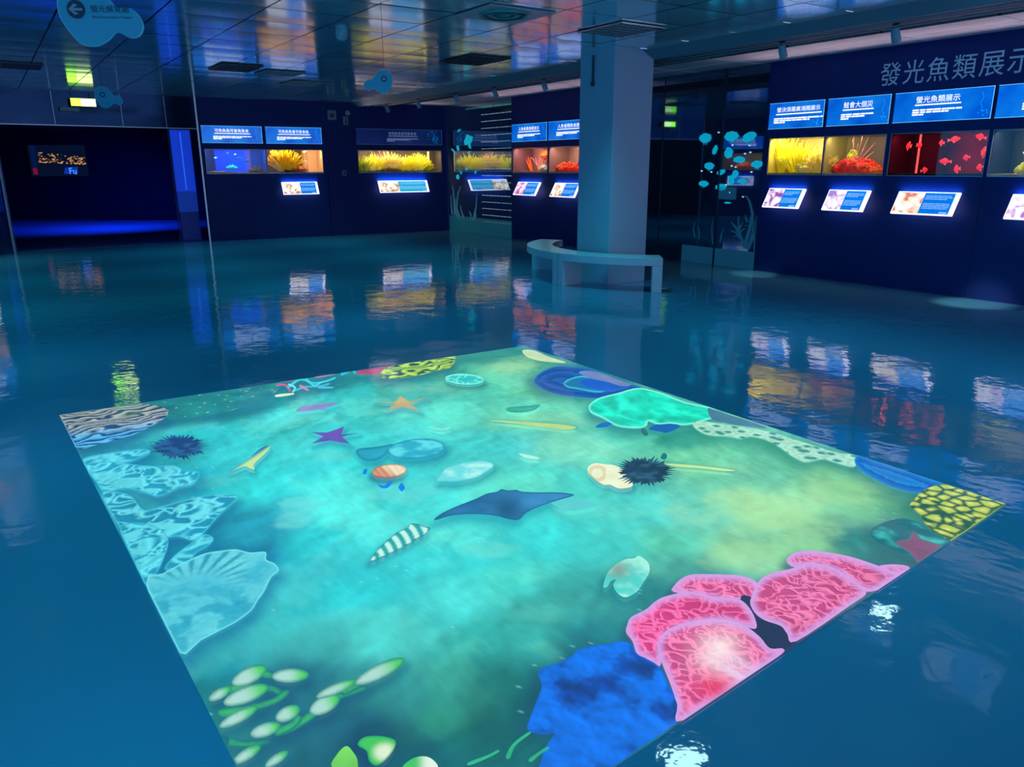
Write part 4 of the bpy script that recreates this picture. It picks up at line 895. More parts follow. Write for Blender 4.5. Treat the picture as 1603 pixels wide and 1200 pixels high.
def feat(name, poly, fn, h=.012, label=None, smooth=True, shadow=None, sm=4):
    """flat patch of the projected picture: outline on the floor, coloured by fn(px,py,X,Y,d)"""
    P = cat(poly, sm) if smooth else list(poly)
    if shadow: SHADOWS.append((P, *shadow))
    P = clipq(P)
    if len(P) < 3: return
    F = np.array([onz(*p)[:2] for p in P]); keep = [0]
    for i in range(1, len(F)):
        if np.hypot(*(F[i]-F[keep[-1]])) > .002: keep.append(i)
    P = [P[i] for i in keep]; F = F[keep]; n = len(F)
    gx = np.arange(F[:, 0].min(), F[:, 0].max(), h); gy = np.arange(F[:, 1].min(), F[:, 1].max(), h); GX, GY = np.meshgrid(gx, gy); GX = GX.ravel()+(_R.rand(GX.size)-.5)*h*.3; GY = GY.ravel()+(_R.rand(GY.size)-.5)*h*.3
    d, ins = polydist(GX, GY, F); k = ins & (d > h*.45); vs = [Vector(p) for p in F]+[Vector((a, b)) for a, b in zip(GX[k], GY[k])]
    r = delaunay_2d_cdt(vs, [], [list(range(n))], 1, 1e-6)
    V = np.array([v[:] for v in r[0]]); X, Y = V[:, 0], V[:, 1]; px, py = proj(X, Y, 0.)
    dd, _ = polydist(px, py, P)
    col = np.clip(fn(px, py, X, Y, dd), 0, 4)*1.06+VEIL
    LAYER[0] += 1; z = .0022+.00012*LAYER[0]
    mb = MB(); mb.add([(x-PO[0], y-PO[1], z) for x, y in V], [])
    fs = []
    for f in r[2]:
        f = list(f); a = 0
        for i in range(len(f)): x1, y1 = V[f[i]]; x2, y2 = V[f[(i+1) % len(f)]]; a += x1*y2-x2*y1
        fs.append(tuple(f if a > 0 else f[::-1]))
    mb.f = fs
    o = mb.build(name, M_img, proj_root, col=col)
    if label: o['label'] = label
    return o
def const(c, n1=.15, s=20):
    C0 = LN(c)
    return lambda px, py, X, Y, d: C0*(1-n1+2*n1*fbm(X, Y, s, 3))[:, None]
def rim(cin, cout, wdt, n=.2, s=18):
    a, b = LN(cin), LN(cout)
    return lambda px, py, X, Y, d: mixc(b, a, sst(0, wdt, d))*(1-n+2*n*fbm(X, Y, s, 4))[:, None]
def brain(c1, c2, s, warp=.6, aniso=1., extra=None):
    a, b = LN(c1), LN(c2)
    def f(px, py, X, Y, d):
        u = vnoise(X, Y, 7, 2)*5.5+vnoise(X, Y, 17, 6)*2.6; p = X*RV[0]+Y*RV[1]; q_ = X*NV[0]+Y*NV[1]; g = lambda k: np.sin((p+k)*s+q_*s*.16+u*warp*3.2)
        ph = g(0); hl = np.clip(g(.006)-g(-.006), -1, 1); c = mixc(a, b, sst(-.1, .75, ph)); c = c*(1+.35*hl)[:, None]
        return extra(c, px, py, X, Y, d) if extra else c
    return f
def maze(c1, c2, s, m_=3.2, k=2, edge=None, lo=-.5, hi=.6):
    """squiggly raised ridges, lit from one side as in the picture"""
    a, b = LN(c1), LN(c2)
    def f(px, py, X, Y, d):
        g = lambda X, Y: worms(X, Y, s*1.35, k)
        ph = g(X, Y); hl = np.clip((ph-g(X+.006, Y+.003))*1.2, -1, 1); c = mixc(b, a, sst(lo, hi, ph)); c = c*(1+.30*hl)[:, None]*(.8+.4*fbm(X, Y, 5, k))[:, None]
        return mixc(LN(edge), c, sst(0, 3.5, d)) if edge else c
    return f
def cells(c_cell, c_gap, s, k=0, round_=False, hi=None):
    a, b = LN(c_cell), LN(c_gap)
    def f(px, py, X, Y, d):
        f1, e = voro(X*RV[0]+Y*RV[1], X*NV[0]+Y*NV[1], s, k); c = mixc(b, a, sst(.10, .36, e)) if not round_ else mixc(a, b, sst(.30, .46, f1))
        if hi: c = mixc(c, LN(hi), .8*(1-sst(.05, .32, f1)))
        return c
    return f
def net(c_line, c_hole, s, k=0, lo=.10, hi=.26):
    a, b = LN(c_line), LN(c_hole)
    def f(px, py, X, Y, d):
        f1, e = voro(X+.03*fbm(X, Y, 9, 2), Y, s, k); c = mixc(a, b, sst(lo, hi, e)); return c*(.85+.3*fbm(X, Y, 8, 3))[:, None]
    return f
def holes_c(c_body, c_hole, s, k=0):
    a, b = LN(c_body), LN(c_hole)
    def f(px, py, X, Y, d):
        f1, e = voro(X, Y, s, k); c = mixc(b, a, sst(.18, .34, f1+.1*(fbm(X, Y, 20, 2)-.5))); return mixc(c*.75, c, sst(.0, .2, e))*(.88+.24*fbm(X, Y, 22, 3))[:, None]
    return f
def stroke(pts, w0, w1):       # tapered band in the picture plane (pixel coordinates), floor-foreshortened
    L, R_ = [], []; n = len(pts)
    for i in range(n):
        a = pts[max(i-1, 0)]; b = pts[min(i+1, n-1)]; dx, dy = b[0]-a[0], b[1]-a[1]; l = math.hypot(dx, dy) or 1; w_ = w0+(w1-w0)*i/(n-1)
        L.append((pts[i][0]-dy/l*w_, pts[i][1]+dx/l*w_*.7)); R_.append((pts[i][0]+dy/l*w_, pts[i][1]-dx/l*w_*.7))
    return L+R_[::-1]
def ell(cx, cy, rx, ry, a=0, n=14, jag=0, seed=1):
    rr = random.Random(seed); out = []
    for i in range(n):
        t = 2*PI*i/n; k = 1+rr.uniform(-jag, jag); x, y = rx*k*math.cos(t), ry*k*math.sin(t); out.append((cx+x*math.cos(a)-y*math.sin(a), cy+x*math.sin(a)+y*math.cos(a)))
    return out
DS = (8, 95, 115)
# far edge: algae strip, corals
feat('algae_mat', [(236, 631), (300, 619), (380, 607), (440, 598), (425, 618), (390, 634), (340, 648), (290, 656), (262, 655)], lambda px, py, X, Y, d: mixc(LN((8, 100, 112)), LN((30, 150, 140)), fbm(X, Y, 9, 3)*1.3-.2)+np.where((voro(X, Y, 9, 4)[0] < .07)[:, None], .35, 0), shadow=((8, 110, 125), .7, (0, 8), 16), label='dark green algae strip with pale flecks')
feat('algae_mat', [(715, 556), (760, 549), (820, 541), (838, 545), (810, 556), (760, 562), (720, 566)], const((40, 140, 128), .25, 9), shadow=((30, 130, 120), .5, (0, 6), 12))
def ext0(c, px, py, X, Y, d): return mixc(c, c*np.array([.25, 1.1, 2.0]), sst(672, 692, py+.12*(px-93)))
feat('brain_coral', [(92, 649), (150, 641), (215, 633), (238, 634), (262, 642), (256, 656), (228, 672), (190, 688), (150, 697), (119, 701)], brain((150, 160, 155), (10, 62, 90), 88, .8, extra=ext0), .010, 'grey wavy brain coral in the far left corner', shadow=(DS, .7, (4, 10), 16))
feat('pink_sponge', [(556, 583), (575, 577), (625, 571), (652, 564), (640, 575), (615, 584), (590, 587), (565, 586)], const((165, 70, 115), .3, 25), label='dull pink sponge patch at the far edge', shadow=(DS, .6, (0, 9), 12))
feat('brain_coral', [(594, 588), (604, 577), (640, 566), (682, 559), (708, 555), (713, 563), (706, 575), (680, 581), (655, 588), (625, 592), (600, 592)], brain((165, 210, 90), (10, 78, 75), 62, .8), .010, 'yellow-green brain coral at the far edge', shadow=(DS, .75, (0, 9), 14))
for pts, w_, c_ in [([(432, 598), (465, 594)], 1.8, (190, 70, 130)), ([(433, 603), (447, 603), (455, 614), (450, 606)], 2, (200, 90, 140)), ([(452, 606), (470, 594), (490, 600), (510, 597), (524, 592)], 2.4, (60, 200, 215)), ([(460, 612), (478, 606), (500, 605), (515, 601)], 2.2, (50, 180, 205)),
                    ([(470, 604), (482, 611)], 2.2, (200, 120, 160)), ([(452, 602), (462, 607), (458, 614)], 2, (120, 220, 220)), ([(480, 594), (492, 604), (504, 598)], 2.0, (70, 205, 220)), ([(495, 590), (510, 588), (527, 584)], 2, (190, 110, 170)), ([(433, 620), (458, 617)], 2.4, (220, 240, 190)), ([(500, 607), (520, 607)], 2, (60, 190, 205)), ([(535, 586), (550, 580), (556, 584)], 2.6, (40, 190, 220))]:
    feat('branch_coral', stroke(pts, w_, w_*.7), const(c_, .15, 30), .02, sm=3, shadow=((8, 100, 120), .4, (2, 6), 9))
# right-hand far edge
feat('cream_patch', [(818, 549), (835, 549), (860, 559), (886, 568), (862, 567), (840, 564), (824, 558)], const((190, 215, 165), .15, 12), label='cream rock patch')
def orings(c1, c2, k, dark=None):
    a, b = LN(c1), LN(c2)
    def f(px, py, X, Y, d):
        dd = d+5*fbm(X, Y, 6, 2); t = (dd*k) % 1.; c = mixc(b, a, t**.8); return mixc(b, c, sst(0, 1.5, d))
    return f
def rings(c1, c2, cx, cy, s, ph=0, k=1.):
    a, b = LN(c1), LN(c2); o_ = onz(cx, cy)[:2]
    def f(px, py, X, Y, d):
        r_ = np.hypot(X-o_[0], Y-o_[1])+.05*fbm(X, Y, 7, 2); c = mixc(a, b, (.5+.5*np.sin(r_*s+ph))**1.5*k); return mixc(mixc(c, b*1.1, np.full(len(X), .6)), c, sst(0, 4, d))
    return f
feat('leaf_coral', [(837, 600), (838, 592), (850, 582), (873, 574), (905, 576), (932, 581), (960, 593), (985, 602), (1003, 608), (972, 618), (940, 624), (905, 622), (878, 619), (852, 611)], orings((0, 55, 125), (0, 100, 195), .10), .012, 'deep blue ruffled coral at the far right edge', shadow=((5, 100, 120), .7, (-8, 4), 16))
feat('leaf_coral_fold', [(882, 600), (895, 592), (915, 589), (935, 596), (930, 603), (950, 610), (935, 615), (905, 610), (888, 607)], rim((10, 110, 160), (60, 190, 200), 4))
feat('leaf_coral_fold', [(907, 598), (925, 592), (955, 598), (985, 606), (960, 612), (935, 612), (915, 606)], rim((5, 80, 190), (10, 100, 200), 4))
feat('purple_patch', [(906, 584), (915, 581), (935, 583), (965, 594), (988, 603), (972, 605), (950, 598), (925, 593)], const((110, 125, 175), .15, 14))
def mint(px, py, X, Y, d):
    c = mixc(LN((0, 190, 155)), LN((30, 238, 205)), fbm(X*1.5, Y, 11, 3)*1.6-.3)*(1+.22*worms(X*RV[0]*.5+Y*RV[1]*.5, X*NV[0]+Y*NV[1], 7, 5))[:, None]; return mixc(LN((130, 245, 225)), c, sst(.5, 3.5, d))
feat('blue_leaf', [(932, 670), (942, 663), (960, 662), (950, 669)], const((0, 105, 185))); feat('blue_leaf', [(1015, 672), (1040, 662), (1065, 668), (1045, 678), (1035, 677)], const((5, 95, 170)))
feat('mint_coral', [(922, 641), (923, 634), (937, 624), (967, 616), (1000, 608), (1036, 616), (1073, 630), (1113, 639), (1126, 650), (1110, 657), (1075, 666), (1050, 664), (1030, 665), (1015, 660), (1012, 667), (998, 671), (967, 668), (945, 656), (927, 648)], mint, .012, 'bright mint green plate coral at the right edge', shadow=((10, 120, 120), .75, (-4, 9), 14))
feat('grey_patch', [(1108, 640), (1128, 646), (1200, 670), (1165, 668), (1135, 663), (1115, 658)], const((70, 120, 150), .15, 12))
feat('lace_coral', [(1084, 664), (1098, 660), (1150, 668), (1185, 673), (1210, 678), (1240, 688), (1270, 697), (1305, 708), (1350, 716), (1341, 728), (1333, 732), (1310, 726), (1290, 720), (1275, 722), (1258, 724), (1235, 712), (1222, 702), (1200, 690), (1175, 684), (1160, 688), (1140, 684), (1110, 682), (1092, 674)], holes_c((165, 225, 200), (45, 140, 130), 12, 3), .012, 'pale lace coral along the right edge', shadow=((20, 130, 110), .6, (-4, 9), 14))
feat('disc_coral', [(1338, 719), (1352, 714), (1400, 730), (1440, 744), (1480, 758), (1468, 766), (1450, 773), (1425, 771), (1395, 763), (1360, 746), (1342, 732)], orings((0, 75, 165), (20, 140, 215), .085), .012, 'blue disc coral at the right edge', shadow=((20, 110, 115), .6, (-6, 9), 14))
feat('bubble_coral', [(1424, 794), (1432, 782), (1446, 768), (1475, 759), (1500, 760), (1540, 775), (1580, 791), (1540, 818), (1490, 850), (1475, 840), (1458, 832), (1446, 818), (1440, 806)], cells((180, 200, 75), (22, 85, 62), 15.5, 5, False, (215, 228, 115)), .008, 'yellow-green bubble coral in the right corner', shadow=((25, 110, 100), .7, (-6, 6), 16))
# teal coral and red star
feat('teal_coral', [(1362, 833), (1382, 820), (1412, 813), (1440, 820), (1462, 838), (1490, 850), (1462, 868), (1430, 875), (1400, 862), (1372, 850)], lambda px, py, X, Y, d: mixc(LN((10, 100, 110)), LN((50, 190, 180)), sst(.4, .75, fbm(X, Y, 12, 5))*sst(0, 6, d)), .01, 'mottled teal coral near the right corner', shadow=((25, 100, 105), .6, (-8, 4), 18))
feat('red_star', [(1398, 850), (1422, 845), (1430, 832), (1442, 845), (1480, 858), (1452, 873), (1438, 885), (1425, 868)], rim((125, 75, 110), (90, 100, 120), 5), .01, 'dull red starfish over the teal coral', sm=2)
# pink corals
def pink(seed, bright=0):
    def f(px, py, X, Y, d):
        g = lambda X, Y: worms(X, Y, 38, seed)
        ph = g(X, Y); hl = np.clip((ph-g(X+.005, Y+.003))*1.1, -1, 1); t = sst(-.6, .8, ph)
        lo, hi = ((178, 40, 112), (236, 120, 172)) if seed != 5 else ((190, 25, 105), (245, 105, 170))
        c = mixc(LN(lo), LN(hi), .15+.85*t)*(1+.26*hl)[:, None]; c = c*(.72+.5*fbm(X, Y, 4, seed+1))[:, None]
        c = mixc(LN((205, 155, 225)), c, .1+.9*sst(1, 15, d))
        if bright:
            e2 = ((px-1125)/34)**2+((py-1025)/34)**2; c = mixc(c, LN((255, 235, 235)), .9*np.exp(-e2)*(.6+.6*fbm(X, Y, 22, 3)))
            e3 = ((px-1150-(py-1050)*.3)/30)**2+((py-1052)/22)**2; c = mixc(c, LN((225, 215, 245)), .8*np.exp(-e3)*(.5+.5*sst(-.2, .4, np.sin((X+Y*.8)*70))))
            e4 = ((px-1118)/30)**2+((py-1078)/22)**2; c = mixc(c, LN((225, 25, 85)), .8*np.exp(-e4))
        return c
    return f
PSH = ((25, 60, 95), .75, (-5, 9), 14)
feat('pink_coral', [(1374, 889), (1400, 885), (1424, 890), (1410, 905), (1395, 905)], pink(3), .01, shadow=PSH)
feat('pink_coral', [(1231, 880), (1237, 871), (1250, 865), (1278, 864), (1327, 872), (1368, 885), (1396, 896), (1412, 905), (1372, 926), (1345, 925), (1320, 905), (1285, 890), (1245, 890)], pink(2), .006, 'long pink coral behind the big right one', shadow=PSH)
feat('pink_coral', [(1054, 928), (1056, 918), (1066, 908), (1084, 901), (1124, 901), (1160, 903), (1181, 911), (1188, 922), (1178, 945), (1140, 945), (1100, 938)], pink(4), .006, 'small dark pink coral at the top of the cluster', shadow=PSH)
feat('dark_gap', [(1160, 935), (1190, 945), (1230, 985), (1248, 1004), (1215, 1022), (1190, 1000), (1165, 975)], const((28, 38, 78), .3, 10))
feat('pink_coral', [(1174, 946), (1178, 932), (1184, 917), (1195, 905), (1215, 897), (1238, 892), (1266, 884), (1299, 889), (1327, 904), (1356, 928), (1330, 950), (1246, 1006), (1232, 994), (1222, 982), (1197, 973), (1182, 962)], pink(1), .005, 'big rounded pink coral on the right of the cluster', shadow=PSH)
feat('pink_coral', [(980, 992), (982, 980), (988, 968), (1011, 956), (1025, 944), (1043, 935), (1084, 928), (1120, 937), (1157, 940), (1177, 960), (1184, 985), (1165, 983), (1130, 975), (1085, 980), (1050, 995), (1036, 1015), (1033, 1045), (1010, 1032), (997, 1026), (990, 1006)], pink(5), .005, 'curved pink coral on the left of the cluster', shadow=PSH)
# cobalt coral
def cobalt(px, py, X, Y, d):
    h = lambda X, Y: fbm(X, Y, 9, 2, 4)
    n = h(X, Y); em = np.clip((n-h(X+.008, Y+.005))*9, -1, 1); n2 = fbm(X, Y, 13, 7, 3)
    c = mixc(LN((0, 62, 160)), LN((0, 105, 222)), sst(.36, .6, n)); c = mixc(c, LN((0, 48, 120)), .8*sst(.56, .66, n2)*sst(.4, .6, fbm(X, Y, 3, 12))); c = c*(1+.4*em)[:, None]; return mixc(LN((5, 95, 205)), c, sst(0, 3, d))
feat('cobalt_coral', [(843, 1060), (846, 1050), (860, 1044), (875, 1040), (893, 1030), (905, 1020), (922, 1014), (950, 1010), (974, 1006), (990, 1012), (999, 1027), (1031, 1045), (1048, 1078), (1070, 1122), (1000, 1175), (960, 1204), (900, 1245), (830, 1245), (845, 1200), (852, 1175), (862, 1160), (868, 1150), (850, 1152), (826, 1145), (830, 1125), (842, 1095), (848, 1075)], cobalt, .008, 'cobalt blue coral with a rough surface at the near edge', shadow=((5, 75, 100), .7, (-8, 5), 22))
feat('pink_coral', [(1029, 1014), (1034, 1000), (1045, 988), (1076, 976), (1116, 971), (1150, 976), (1170, 984), (1190, 1000), (1205, 1017), (1226, 1018), (1210, 1036), (1070, 1130), (1060, 1105), (1050, 1075), (1036, 1040)], pink(6, 1), .005, 'brightest pink coral with a white centre, in front of the cluster', shadow=PSH)
# left corals
TB = ((5, 95, 140), .55, (6, 9), 14)
LC = lambda s: maze((95, 212, 225), (20, 140, 175), s, 2.4, 4, (60, 185, 205))
LB_ = lambda s: maze((90, 208, 222), (25, 150, 182), s*.26, 2.6, int(s) % 7, (50, 180, 205), -.8, .5)
feat('sheet_coral', [(128, 722), (160, 712), (225, 704), (234, 711), (205, 724), (160, 733), (140, 745)], LB_(52), .012, shadow=TB)
feat('sheet_coral', [(134, 730), (170, 724), (215, 729), (245, 731), (273, 730), (290, 738), (313, 741), (302, 760), (280, 765), (250, 779), (225, 772), (196, 766), (165, 772), (150, 755)], LB_(60), .010, 'uppermost pale ruffled coral on the left', shadow=TB)
feat('sheet_coral', [(160, 774), (185, 772), (206, 779), (226, 800), (250, 795), (283, 786), (310, 779), (331, 776), (352, 775), (372, 778), (362, 792), (350, 802), (331, 823), (318, 838), (302, 848), (280, 842), (255, 843), (225, 830), (196, 834), (178, 812)], LC(15), .009, 'pale netted coral in the middle of the left side', shadow=TB)
feat('sheet_coral', [(188, 826), (215, 820), (238, 824), (258, 835), (264, 852), (255, 880), (245, 900), (226, 917), (212, 885), (198, 855)], LB_(70), .009, 'pale coral lobe touching the left edge', shadow=TB)
feat('sheet_coral', [(258, 893), (270, 875), (288, 860), (305, 848), (321, 838), (335, 845), (325, 858), (308, 868), (295, 885), (280, 897)], LB_(45), .010, shadow=TB)
def fan(px, py, X, Y, d):
    o_ = onz(300, 925)[:2]; an = np.arctan2(Y-o_[1], X-o_[0]); r_ = np.hypot(X-o_[0], Y-o_[1]); t = np.sin(an*26+fbm(X, Y, 5, 2)*2); up = (sst(905, 880, py) if False else 1-sst(895, 925, py-.0*px))
    c = mixc(LN((50, 175, 200)), LN((105, 212, 220)), fbm(X, Y, 12, 4)*1.2-.1)*(.88+.24*fbm(X, Y, 60, 4, 2))[:, None]; c = mixc(c, c*np.array([.22, .52, .66]), sst(.0, .8, t)*up*sst(.05, .2, r_)*(1-sst(365, 400, px)))
    c = mixc(c, c*np.array([.35, .72, .82]), sst(.44, .58, fbm(X, Y, 18, 9))*sst(900, 960, py)); return mixc(LN((110, 220, 228)), c, sst(0, 4, d))
feat('fan_shell', [(229, 917), (255, 900), (273, 890), (300, 877), (322, 868), (348, 864), (370, 862), (392, 867), (416, 866), (417, 878), (430, 884), (437, 895), (425, 906), (414, 928), (404, 942), (394, 958), (372, 975), (350, 987), (315, 1005), (278, 1024)], fan, .007, 'large pale turquoise fan shell on the left side', shadow=((5, 110, 150), .8, (6, 12), 22), sm=3)
# green anemone lobes near the bottom left
def tipped(ax, ay, bx, by, gr=(70, 200, 90)):
    def f(px, py, X, Y, d):
        t = ((px-ax)*(bx-ax)+(py-ay)*(by-ay))/((bx-ax)**2+(by-ay)**2); c = mixc(LN((165, 212, 200)), LN(gr), sst(.45, 1.1, t)); return mixc(LN((15, 120, 110)), c, .1+.9*sst(0, 6, d))
    return f
for pts in [[(335, 1090), (380, 1078), (430, 1082), (440, 1092)], [(345, 1120), (390, 1112), (430, 1100), (450, 1085)], [(405, 1055), (430, 1062)], [(440, 1148), (480, 1128), (520, 1098), (570, 1080)], [(340, 1160), (380, 1168), (420, 1165)], [(430, 1150), (455, 1140), (470, 1125)], [(535, 1085), (565, 1072)]]:
    feat('anemone_stalk', stroke(pts, 10, 6), lambda px, py, X, Y, d: mixc(LN((8, 100, 112)), mixc(LN((15, 125, 110)), LN((60, 190, 95)), fbm(X, Y, 8, 2)), sst(0, 6, d)), .012, shadow=((5, 75, 110), .5, (4, 8), 14))
for (ax, ay, bx, by, r_, g) in [(368, 1072, 404, 1054, 10, 0), (430, 1062, 470, 1060, 9, 1), (330, 1098, 354, 1084, 6.5, 0), (355, 1103, 404, 1084, 10, 1), (347, 1140, 390, 1117, 7.5, 1), (396, 1153, 428, 1142, 8.5, 0), (436, 1128, 460, 1116, 9, 0), (490, 1117, 520, 1100, 10.5, 0), (498, 1094, 545, 1074, 6.5, 1), (560, 1072, 616, 1044, 9, 0), (368, 1197, 398, 1178, 7, 0), (418, 1203, 443, 1186, 6, 0)]:
    dx, dy = bx-ax, by-ay; l = math.hypot(dx, dy); cx, cy = (ax+bx)/2, (ay+by)/2
    feat('anemone_lobe', ell(cx+dx*.12, cy+dy*.12, l*.62+r_*.5, r_*1.28, math.atan2(dy, dx)), tipped(ax, ay, bx+dx*.1, by+dy*.1), .010, shadow=((5, 75, 110), .5, (5, 9), 12))
feat('anemone_lobe', [(560, 1170), (570, 1158), (595, 1156), (618, 1162), (618, 1175), (606, 1192), (590, 1203), (578, 1195), (574, 1180)], lambda px, py, X, Y, d: mixc(mixc(LN((60, 190, 80)), LN((215, 232, 200)), sst(1.3, .4, np.hypot((px-603)/20, (py-1182)/16))), LN((20, 150, 90)), 1-sst(0, 4, d)), .008, 'largest green and white anemone lobe at the near edge', shadow=((0, 50, 95), .8, (-8, 4), 18))
feat('anemone_lobe', [(520, 1205), (528, 1185), (542, 1172), (552, 1180), (560, 1195), (556, 1215)], const((110, 205, 80), .3, 10), .01); feat('anemone_lobe', [(630, 1205), (650, 1190), (672, 1190), (686, 1205), (670, 1215), (640, 1215)], lambda px, py, X, Y, d: mixc(LN((60, 190, 90)), LN((220, 235, 220)), sst(650, 672, px)), .01)
for pts in [[(735, 1200), (765, 1188), (780, 1180)], [(795, 1190), (805, 1170), (828, 1152)], [(830, 1195), (845, 1183), (858, 1175)]]:
    feat('green_worm', stroke(pts, 3.5, 2.5), const((40, 170, 125), .2, 20), .012, shadow=((5, 70, 85), .4, (3, 5), 10))
# creatures on the sand
SH = ((10, 130, 150), .75, (3, 4), 9)
def star(cx, cy, tips, ri): 
    out = []
    n = len(tips)
    for i in range(n):
        a = tips[i]; b = tips[(i+1) % n]; out.append(a); mx, my = (a[0]+b[0])/2-cx, (a[1]+b[1])/2-cy; l = math.hypot(mx, my); out.append((cx+mx/l*ri*1.4, cy+my/l*ri*.7))
    return out
feat('starfish', star(630, 633, [(586, 632), (627, 621), (669, 624), (658, 646), (604, 645)], 9), rim((190, 165, 105), (150, 165, 130), 4), .008, 'sandy orange starfish', shadow=SH, smooth=False)
feat('starfish', star(521, 685, [(488, 679), (539, 670), (562, 680), (548, 697), (487, 697)], 10), rim((105, 70, 175), (70, 85, 170), 3), .008, 'purple starfish', shadow=SH, smooth=False)
feat('pink_fish', [(463, 646), (473, 638), (495, 634), (526, 632), (526, 636), (512, 640), (509, 645), (500, 643), (482, 646)], rim((140, 130, 195), (100, 160, 200), 4), .01, 'faint pink fish near the purple starfish', shadow=((25, 160, 175), .4, (2, 4), 8))
feat('round_shell', ell(727, 595.5, 30, 8.5, .05), maze((95, 232, 220), (40, 190, 185), 16, 2, 3, (130, 240, 230)), .01, 'turquoise round shell at the far side', shadow=((20, 110, 115), .8, (3, 5), 9))
feat('sunken_rock', [(558, 712), (562, 705), (590, 702), (618, 698), (606, 712), (590, 723), (570, 723)], rim((35, 165, 190), (20, 130, 165), 5), .012, shadow=SH)
feat('oyster_shell', [(607, 706), (614, 699), (640, 691), (670, 689), (692, 695), (696, 705), (684, 714), (655, 720), (625, 720), (612, 715)], lambda px, py, X, Y, d: mixc(LN((20, 140, 175)), mixc(LN((35, 170, 195)), LN((90, 215, 225)), sst(.45, .7, fbm(X, Y, 14, 4))), sst(0, 4, d)), .009, 'faint blue oyster shell above the striped clam', shadow=((10, 125, 150), .8, (5, 6), 12))
feat('clam_shell', ell(609.5, 740, 27.5, 10.5, -.09), lambda px, py, X, Y, d: mixc(mixc(LN((205, 130, 95)), LN((235, 220, 185)), sst(-14, 12, (px-608)+(739-py)*1.5)+.25*np.sin((px-.8*py)*.55)), LN((130, 75, 60)), .8*(1-sst(0, 2.5, d))), .007, 'orange and cream striped clam shell', shadow=((10, 90, 120), .8, (-2, 5), 8))
for P_ in ([(568, 744), (571, 737), (575, 738), (573, 745)], [(592, 762), (602, 763), (607, 758), (615, 757), (608, 766), (598, 767)], [(624, 765), (629, 759), (634, 766), (630, 772), (626, 770)]): feat('blue_petal', P_, const((0, 125, 225), .05), .02)
feat('pale_fish', [(682, 756), (690, 744), (700, 734), (728, 726), (752, 723), (768, 726), (773, 733), (758, 744), (742, 752), (715, 757), (695, 757)], lambda px, py, X, Y, d: mixc(LN((70, 195, 200)), mixc(LN((105, 215, 218)), LN((175, 240, 232)), sst(.35, .7, fbm(X, Y, 11, 3))), sst(0, 3, d)), .009, 'pale turquoise flatfish', shadow=((15, 145, 155), .85, (3, 5), 11))
def ray_c(px, py, X, Y, d):
    c = mixc(LN((22, 95, 145)), LN((60, 145, 200)), sst(-60, 70, (px-790)-.8*(py-790))*.6+sst(.5, .8, fbm(X, Y, 5, 2))*.4); c = mixc(c, LN((10, 70, 110)), np.exp(-((px-795)/24)**2-((py-800)/18)**2)*.8); return mixc(LN((10, 95, 130)), c, sst(0, 3, d))
feat('ray_wing_shadow', [(860, 783), (885, 779), (935, 792), (915, 800), (890, 803), (868, 795)], const((85, 200, 200), .05), .015)
feat('manta_ray', [(680, 818), (690, 808), (715, 796), (745, 784), (762, 776), (778, 773), (785, 769), (796, 771), (808, 770), (818, 773), (845, 774), (872, 774), (899, 778), (868, 788), (842, 797), (824, 806), (812, 817), (796, 816), (772, 810), (735, 808), (705, 811)], ray_c, .007, 'blue manta ray gliding over the sand', shadow=((20, 150, 165), .8, (-3, 7), 13))
feat('cone_shell', [(638, 830), (642, 823), (655, 824), (662, 827), (674, 830), (666, 840), (655, 846), (640, 856), (612, 870), (580, 883), (588, 868), (608, 848), (625, 835)], lambda px, py, X, Y, d: mixc(LN((20, 130, 140)), mixc(LN((30, 160, 160)), LN((185, 240, 225)), sst(-.4, .35, np.sin(((px-620)*.85-(py-855)*.45)*.42+((px-620)*.5+(py-855)*.85)**2*.006))), sst(0, 2.5, d)), .007, 'spiral cone shell with white bands', shadow=((10, 125, 145), .8, (-4, 5), 10))
feat('oyster_shell', [(944, 923), (948, 907), (953, 898), (966, 886), (980, 879), (992, 878), (1000, 874), (1010, 880), (1016, 888), (1016, 900), (1008, 914), (999, 928), (988, 936), (977, 939), (966, 932), (960, 920), (964, 911), (956, 914), (950, 923)], lambda px, py, X, Y, d: mixc(mixc(LN((75, 205, 195)), LN((160, 235, 215)), sst(.35, .7, fbm(X, Y, 13, 3))), LN((120, 140, 125)), .85*np.exp(-((px-968)/18)**2-((py-896)/14)**2)), .007, 'open oyster shell with a brown inside', shadow=((15, 120, 130), .85, (-5, 5), 12))
def urchin(cx, cy, rx, ry, n, seed, lab, c1, c2):
    rr = random.Random(seed); pts = []
    for i in range(n):
        t = 2*PI*i/n; k = rr.uniform(.90, 1.18) if i % 2 else rr.uniform(.66, .92); pts.append((cx+rx*k*math.cos(t), cy+ry*k*math.sin(t)))
    feat('sea_urchin', pts, lambda px, py, X, Y, d: mixc(LN(c1), LN(c2), sst(.4, .7, fbm(X, Y, 26, 3))), .008, lab, smooth=False, shadow=((20, 120, 135), .6, (2, 4), 12))
feat('conch_shell', [(920, 741), (922, 733), (932, 728), (948, 730), (960, 731), (975, 738), (985, 752), (990, 764), (970, 768), (955, 762), (945, 762), (932, 754)], lambda px, py, X, Y, d: mixc(mixc(LN((215, 225, 180)), LN((240, 245, 215)), fbm(X, Y, 14, 3)), LN((205, 165, 95)), .45*(np.abs(np.hypot((px-935)/15, (py-744)/13)-.8) < .22)*(px < 948)), .007, 'cream conch shell beside the dark sea urchin', shadow=SH)
urchin(1010, 741, 43, 22, 84, 3, 'dark slate sea urchin next to the conch', (10, 50, 75), (35, 85, 110)); urchin(281, 702, 43, 19, 76, 4, 'dark blue sea urchin on the left', (10, 55, 105), (30, 90, 140))
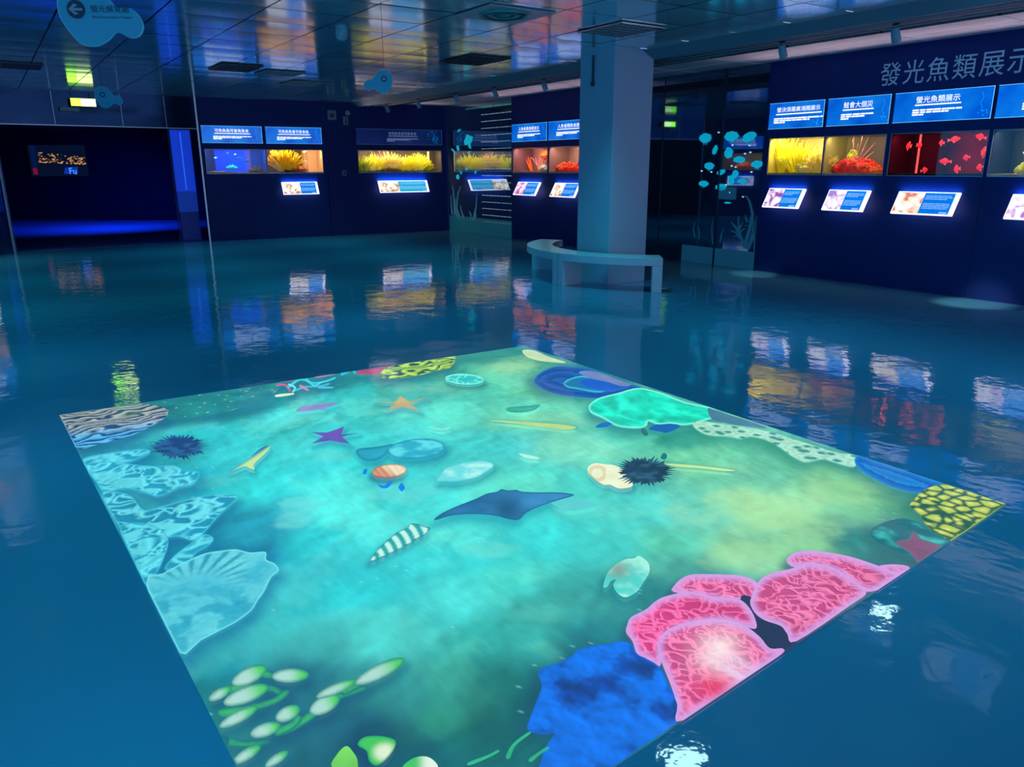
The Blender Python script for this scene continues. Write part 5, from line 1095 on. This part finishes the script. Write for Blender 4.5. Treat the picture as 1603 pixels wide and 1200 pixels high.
feat('small_fish', [(358, 742), (374, 732), (388, 724), (400, 712), (412, 703), (421, 700), (423, 704), (413, 715), (402, 725), (397, 732), (399, 738), (391, 736), (384, 733), (370, 738)], lambda px, py, X, Y, d: mixc(LN((0, 120, 165)), LN((190, 225, 150)), sst(-3, 5, (py-742)+(px-360)*.66)), .007, 'blue and yellow slender fish', shadow=((15, 140, 160), .7, (2, 5), 9))
feat('needle_fish', [(765, 661), (790, 661.5), (840, 664.5), (885, 668), (902, 672), (888, 675), (850, 671), (800, 665)], const((185, 215, 130), .15, 12), .01, 'long yellow needle fish at the far side', shadow=((20, 150, 140), .6, (0, -3), 6))
feat('needle_fish', [(1040, 729), (1060, 729.5), (1100, 733), (1150, 739.5), (1135, 740.5), (1095, 736.5), (1060, 734)], const((190, 225, 150), .15, 12), .01, 'yellow needle fish right of the dark urchin', shadow=((20, 140, 135), .6, (0, -3), 6))
feat('leaf_fish', [(1003, 676), (1008, 673), (1014, 681), (1013, 685), (1007, 684)], const((25, 110, 115))); feat('leaf_fish', [(1034, 718), (1039, 712), (1044, 716), (1042, 722), (1036, 722)], const((25, 110, 115)))
feat('sand_ridge', [(812, 713), (825, 715), (845, 720), (838, 722), (822, 720)], const((170, 235, 215))); feat('sand_ridge', [(670, 671), (690, 674), (706, 671), (700, 676), (685, 676)], const((120, 225, 215)))
feat('sunken_rock', [(792, 644), (800, 640), (830, 638), (845, 636), (838, 644), (820, 648), (800, 648)], rim((60, 175, 150), (30, 150, 140), 3), .012)
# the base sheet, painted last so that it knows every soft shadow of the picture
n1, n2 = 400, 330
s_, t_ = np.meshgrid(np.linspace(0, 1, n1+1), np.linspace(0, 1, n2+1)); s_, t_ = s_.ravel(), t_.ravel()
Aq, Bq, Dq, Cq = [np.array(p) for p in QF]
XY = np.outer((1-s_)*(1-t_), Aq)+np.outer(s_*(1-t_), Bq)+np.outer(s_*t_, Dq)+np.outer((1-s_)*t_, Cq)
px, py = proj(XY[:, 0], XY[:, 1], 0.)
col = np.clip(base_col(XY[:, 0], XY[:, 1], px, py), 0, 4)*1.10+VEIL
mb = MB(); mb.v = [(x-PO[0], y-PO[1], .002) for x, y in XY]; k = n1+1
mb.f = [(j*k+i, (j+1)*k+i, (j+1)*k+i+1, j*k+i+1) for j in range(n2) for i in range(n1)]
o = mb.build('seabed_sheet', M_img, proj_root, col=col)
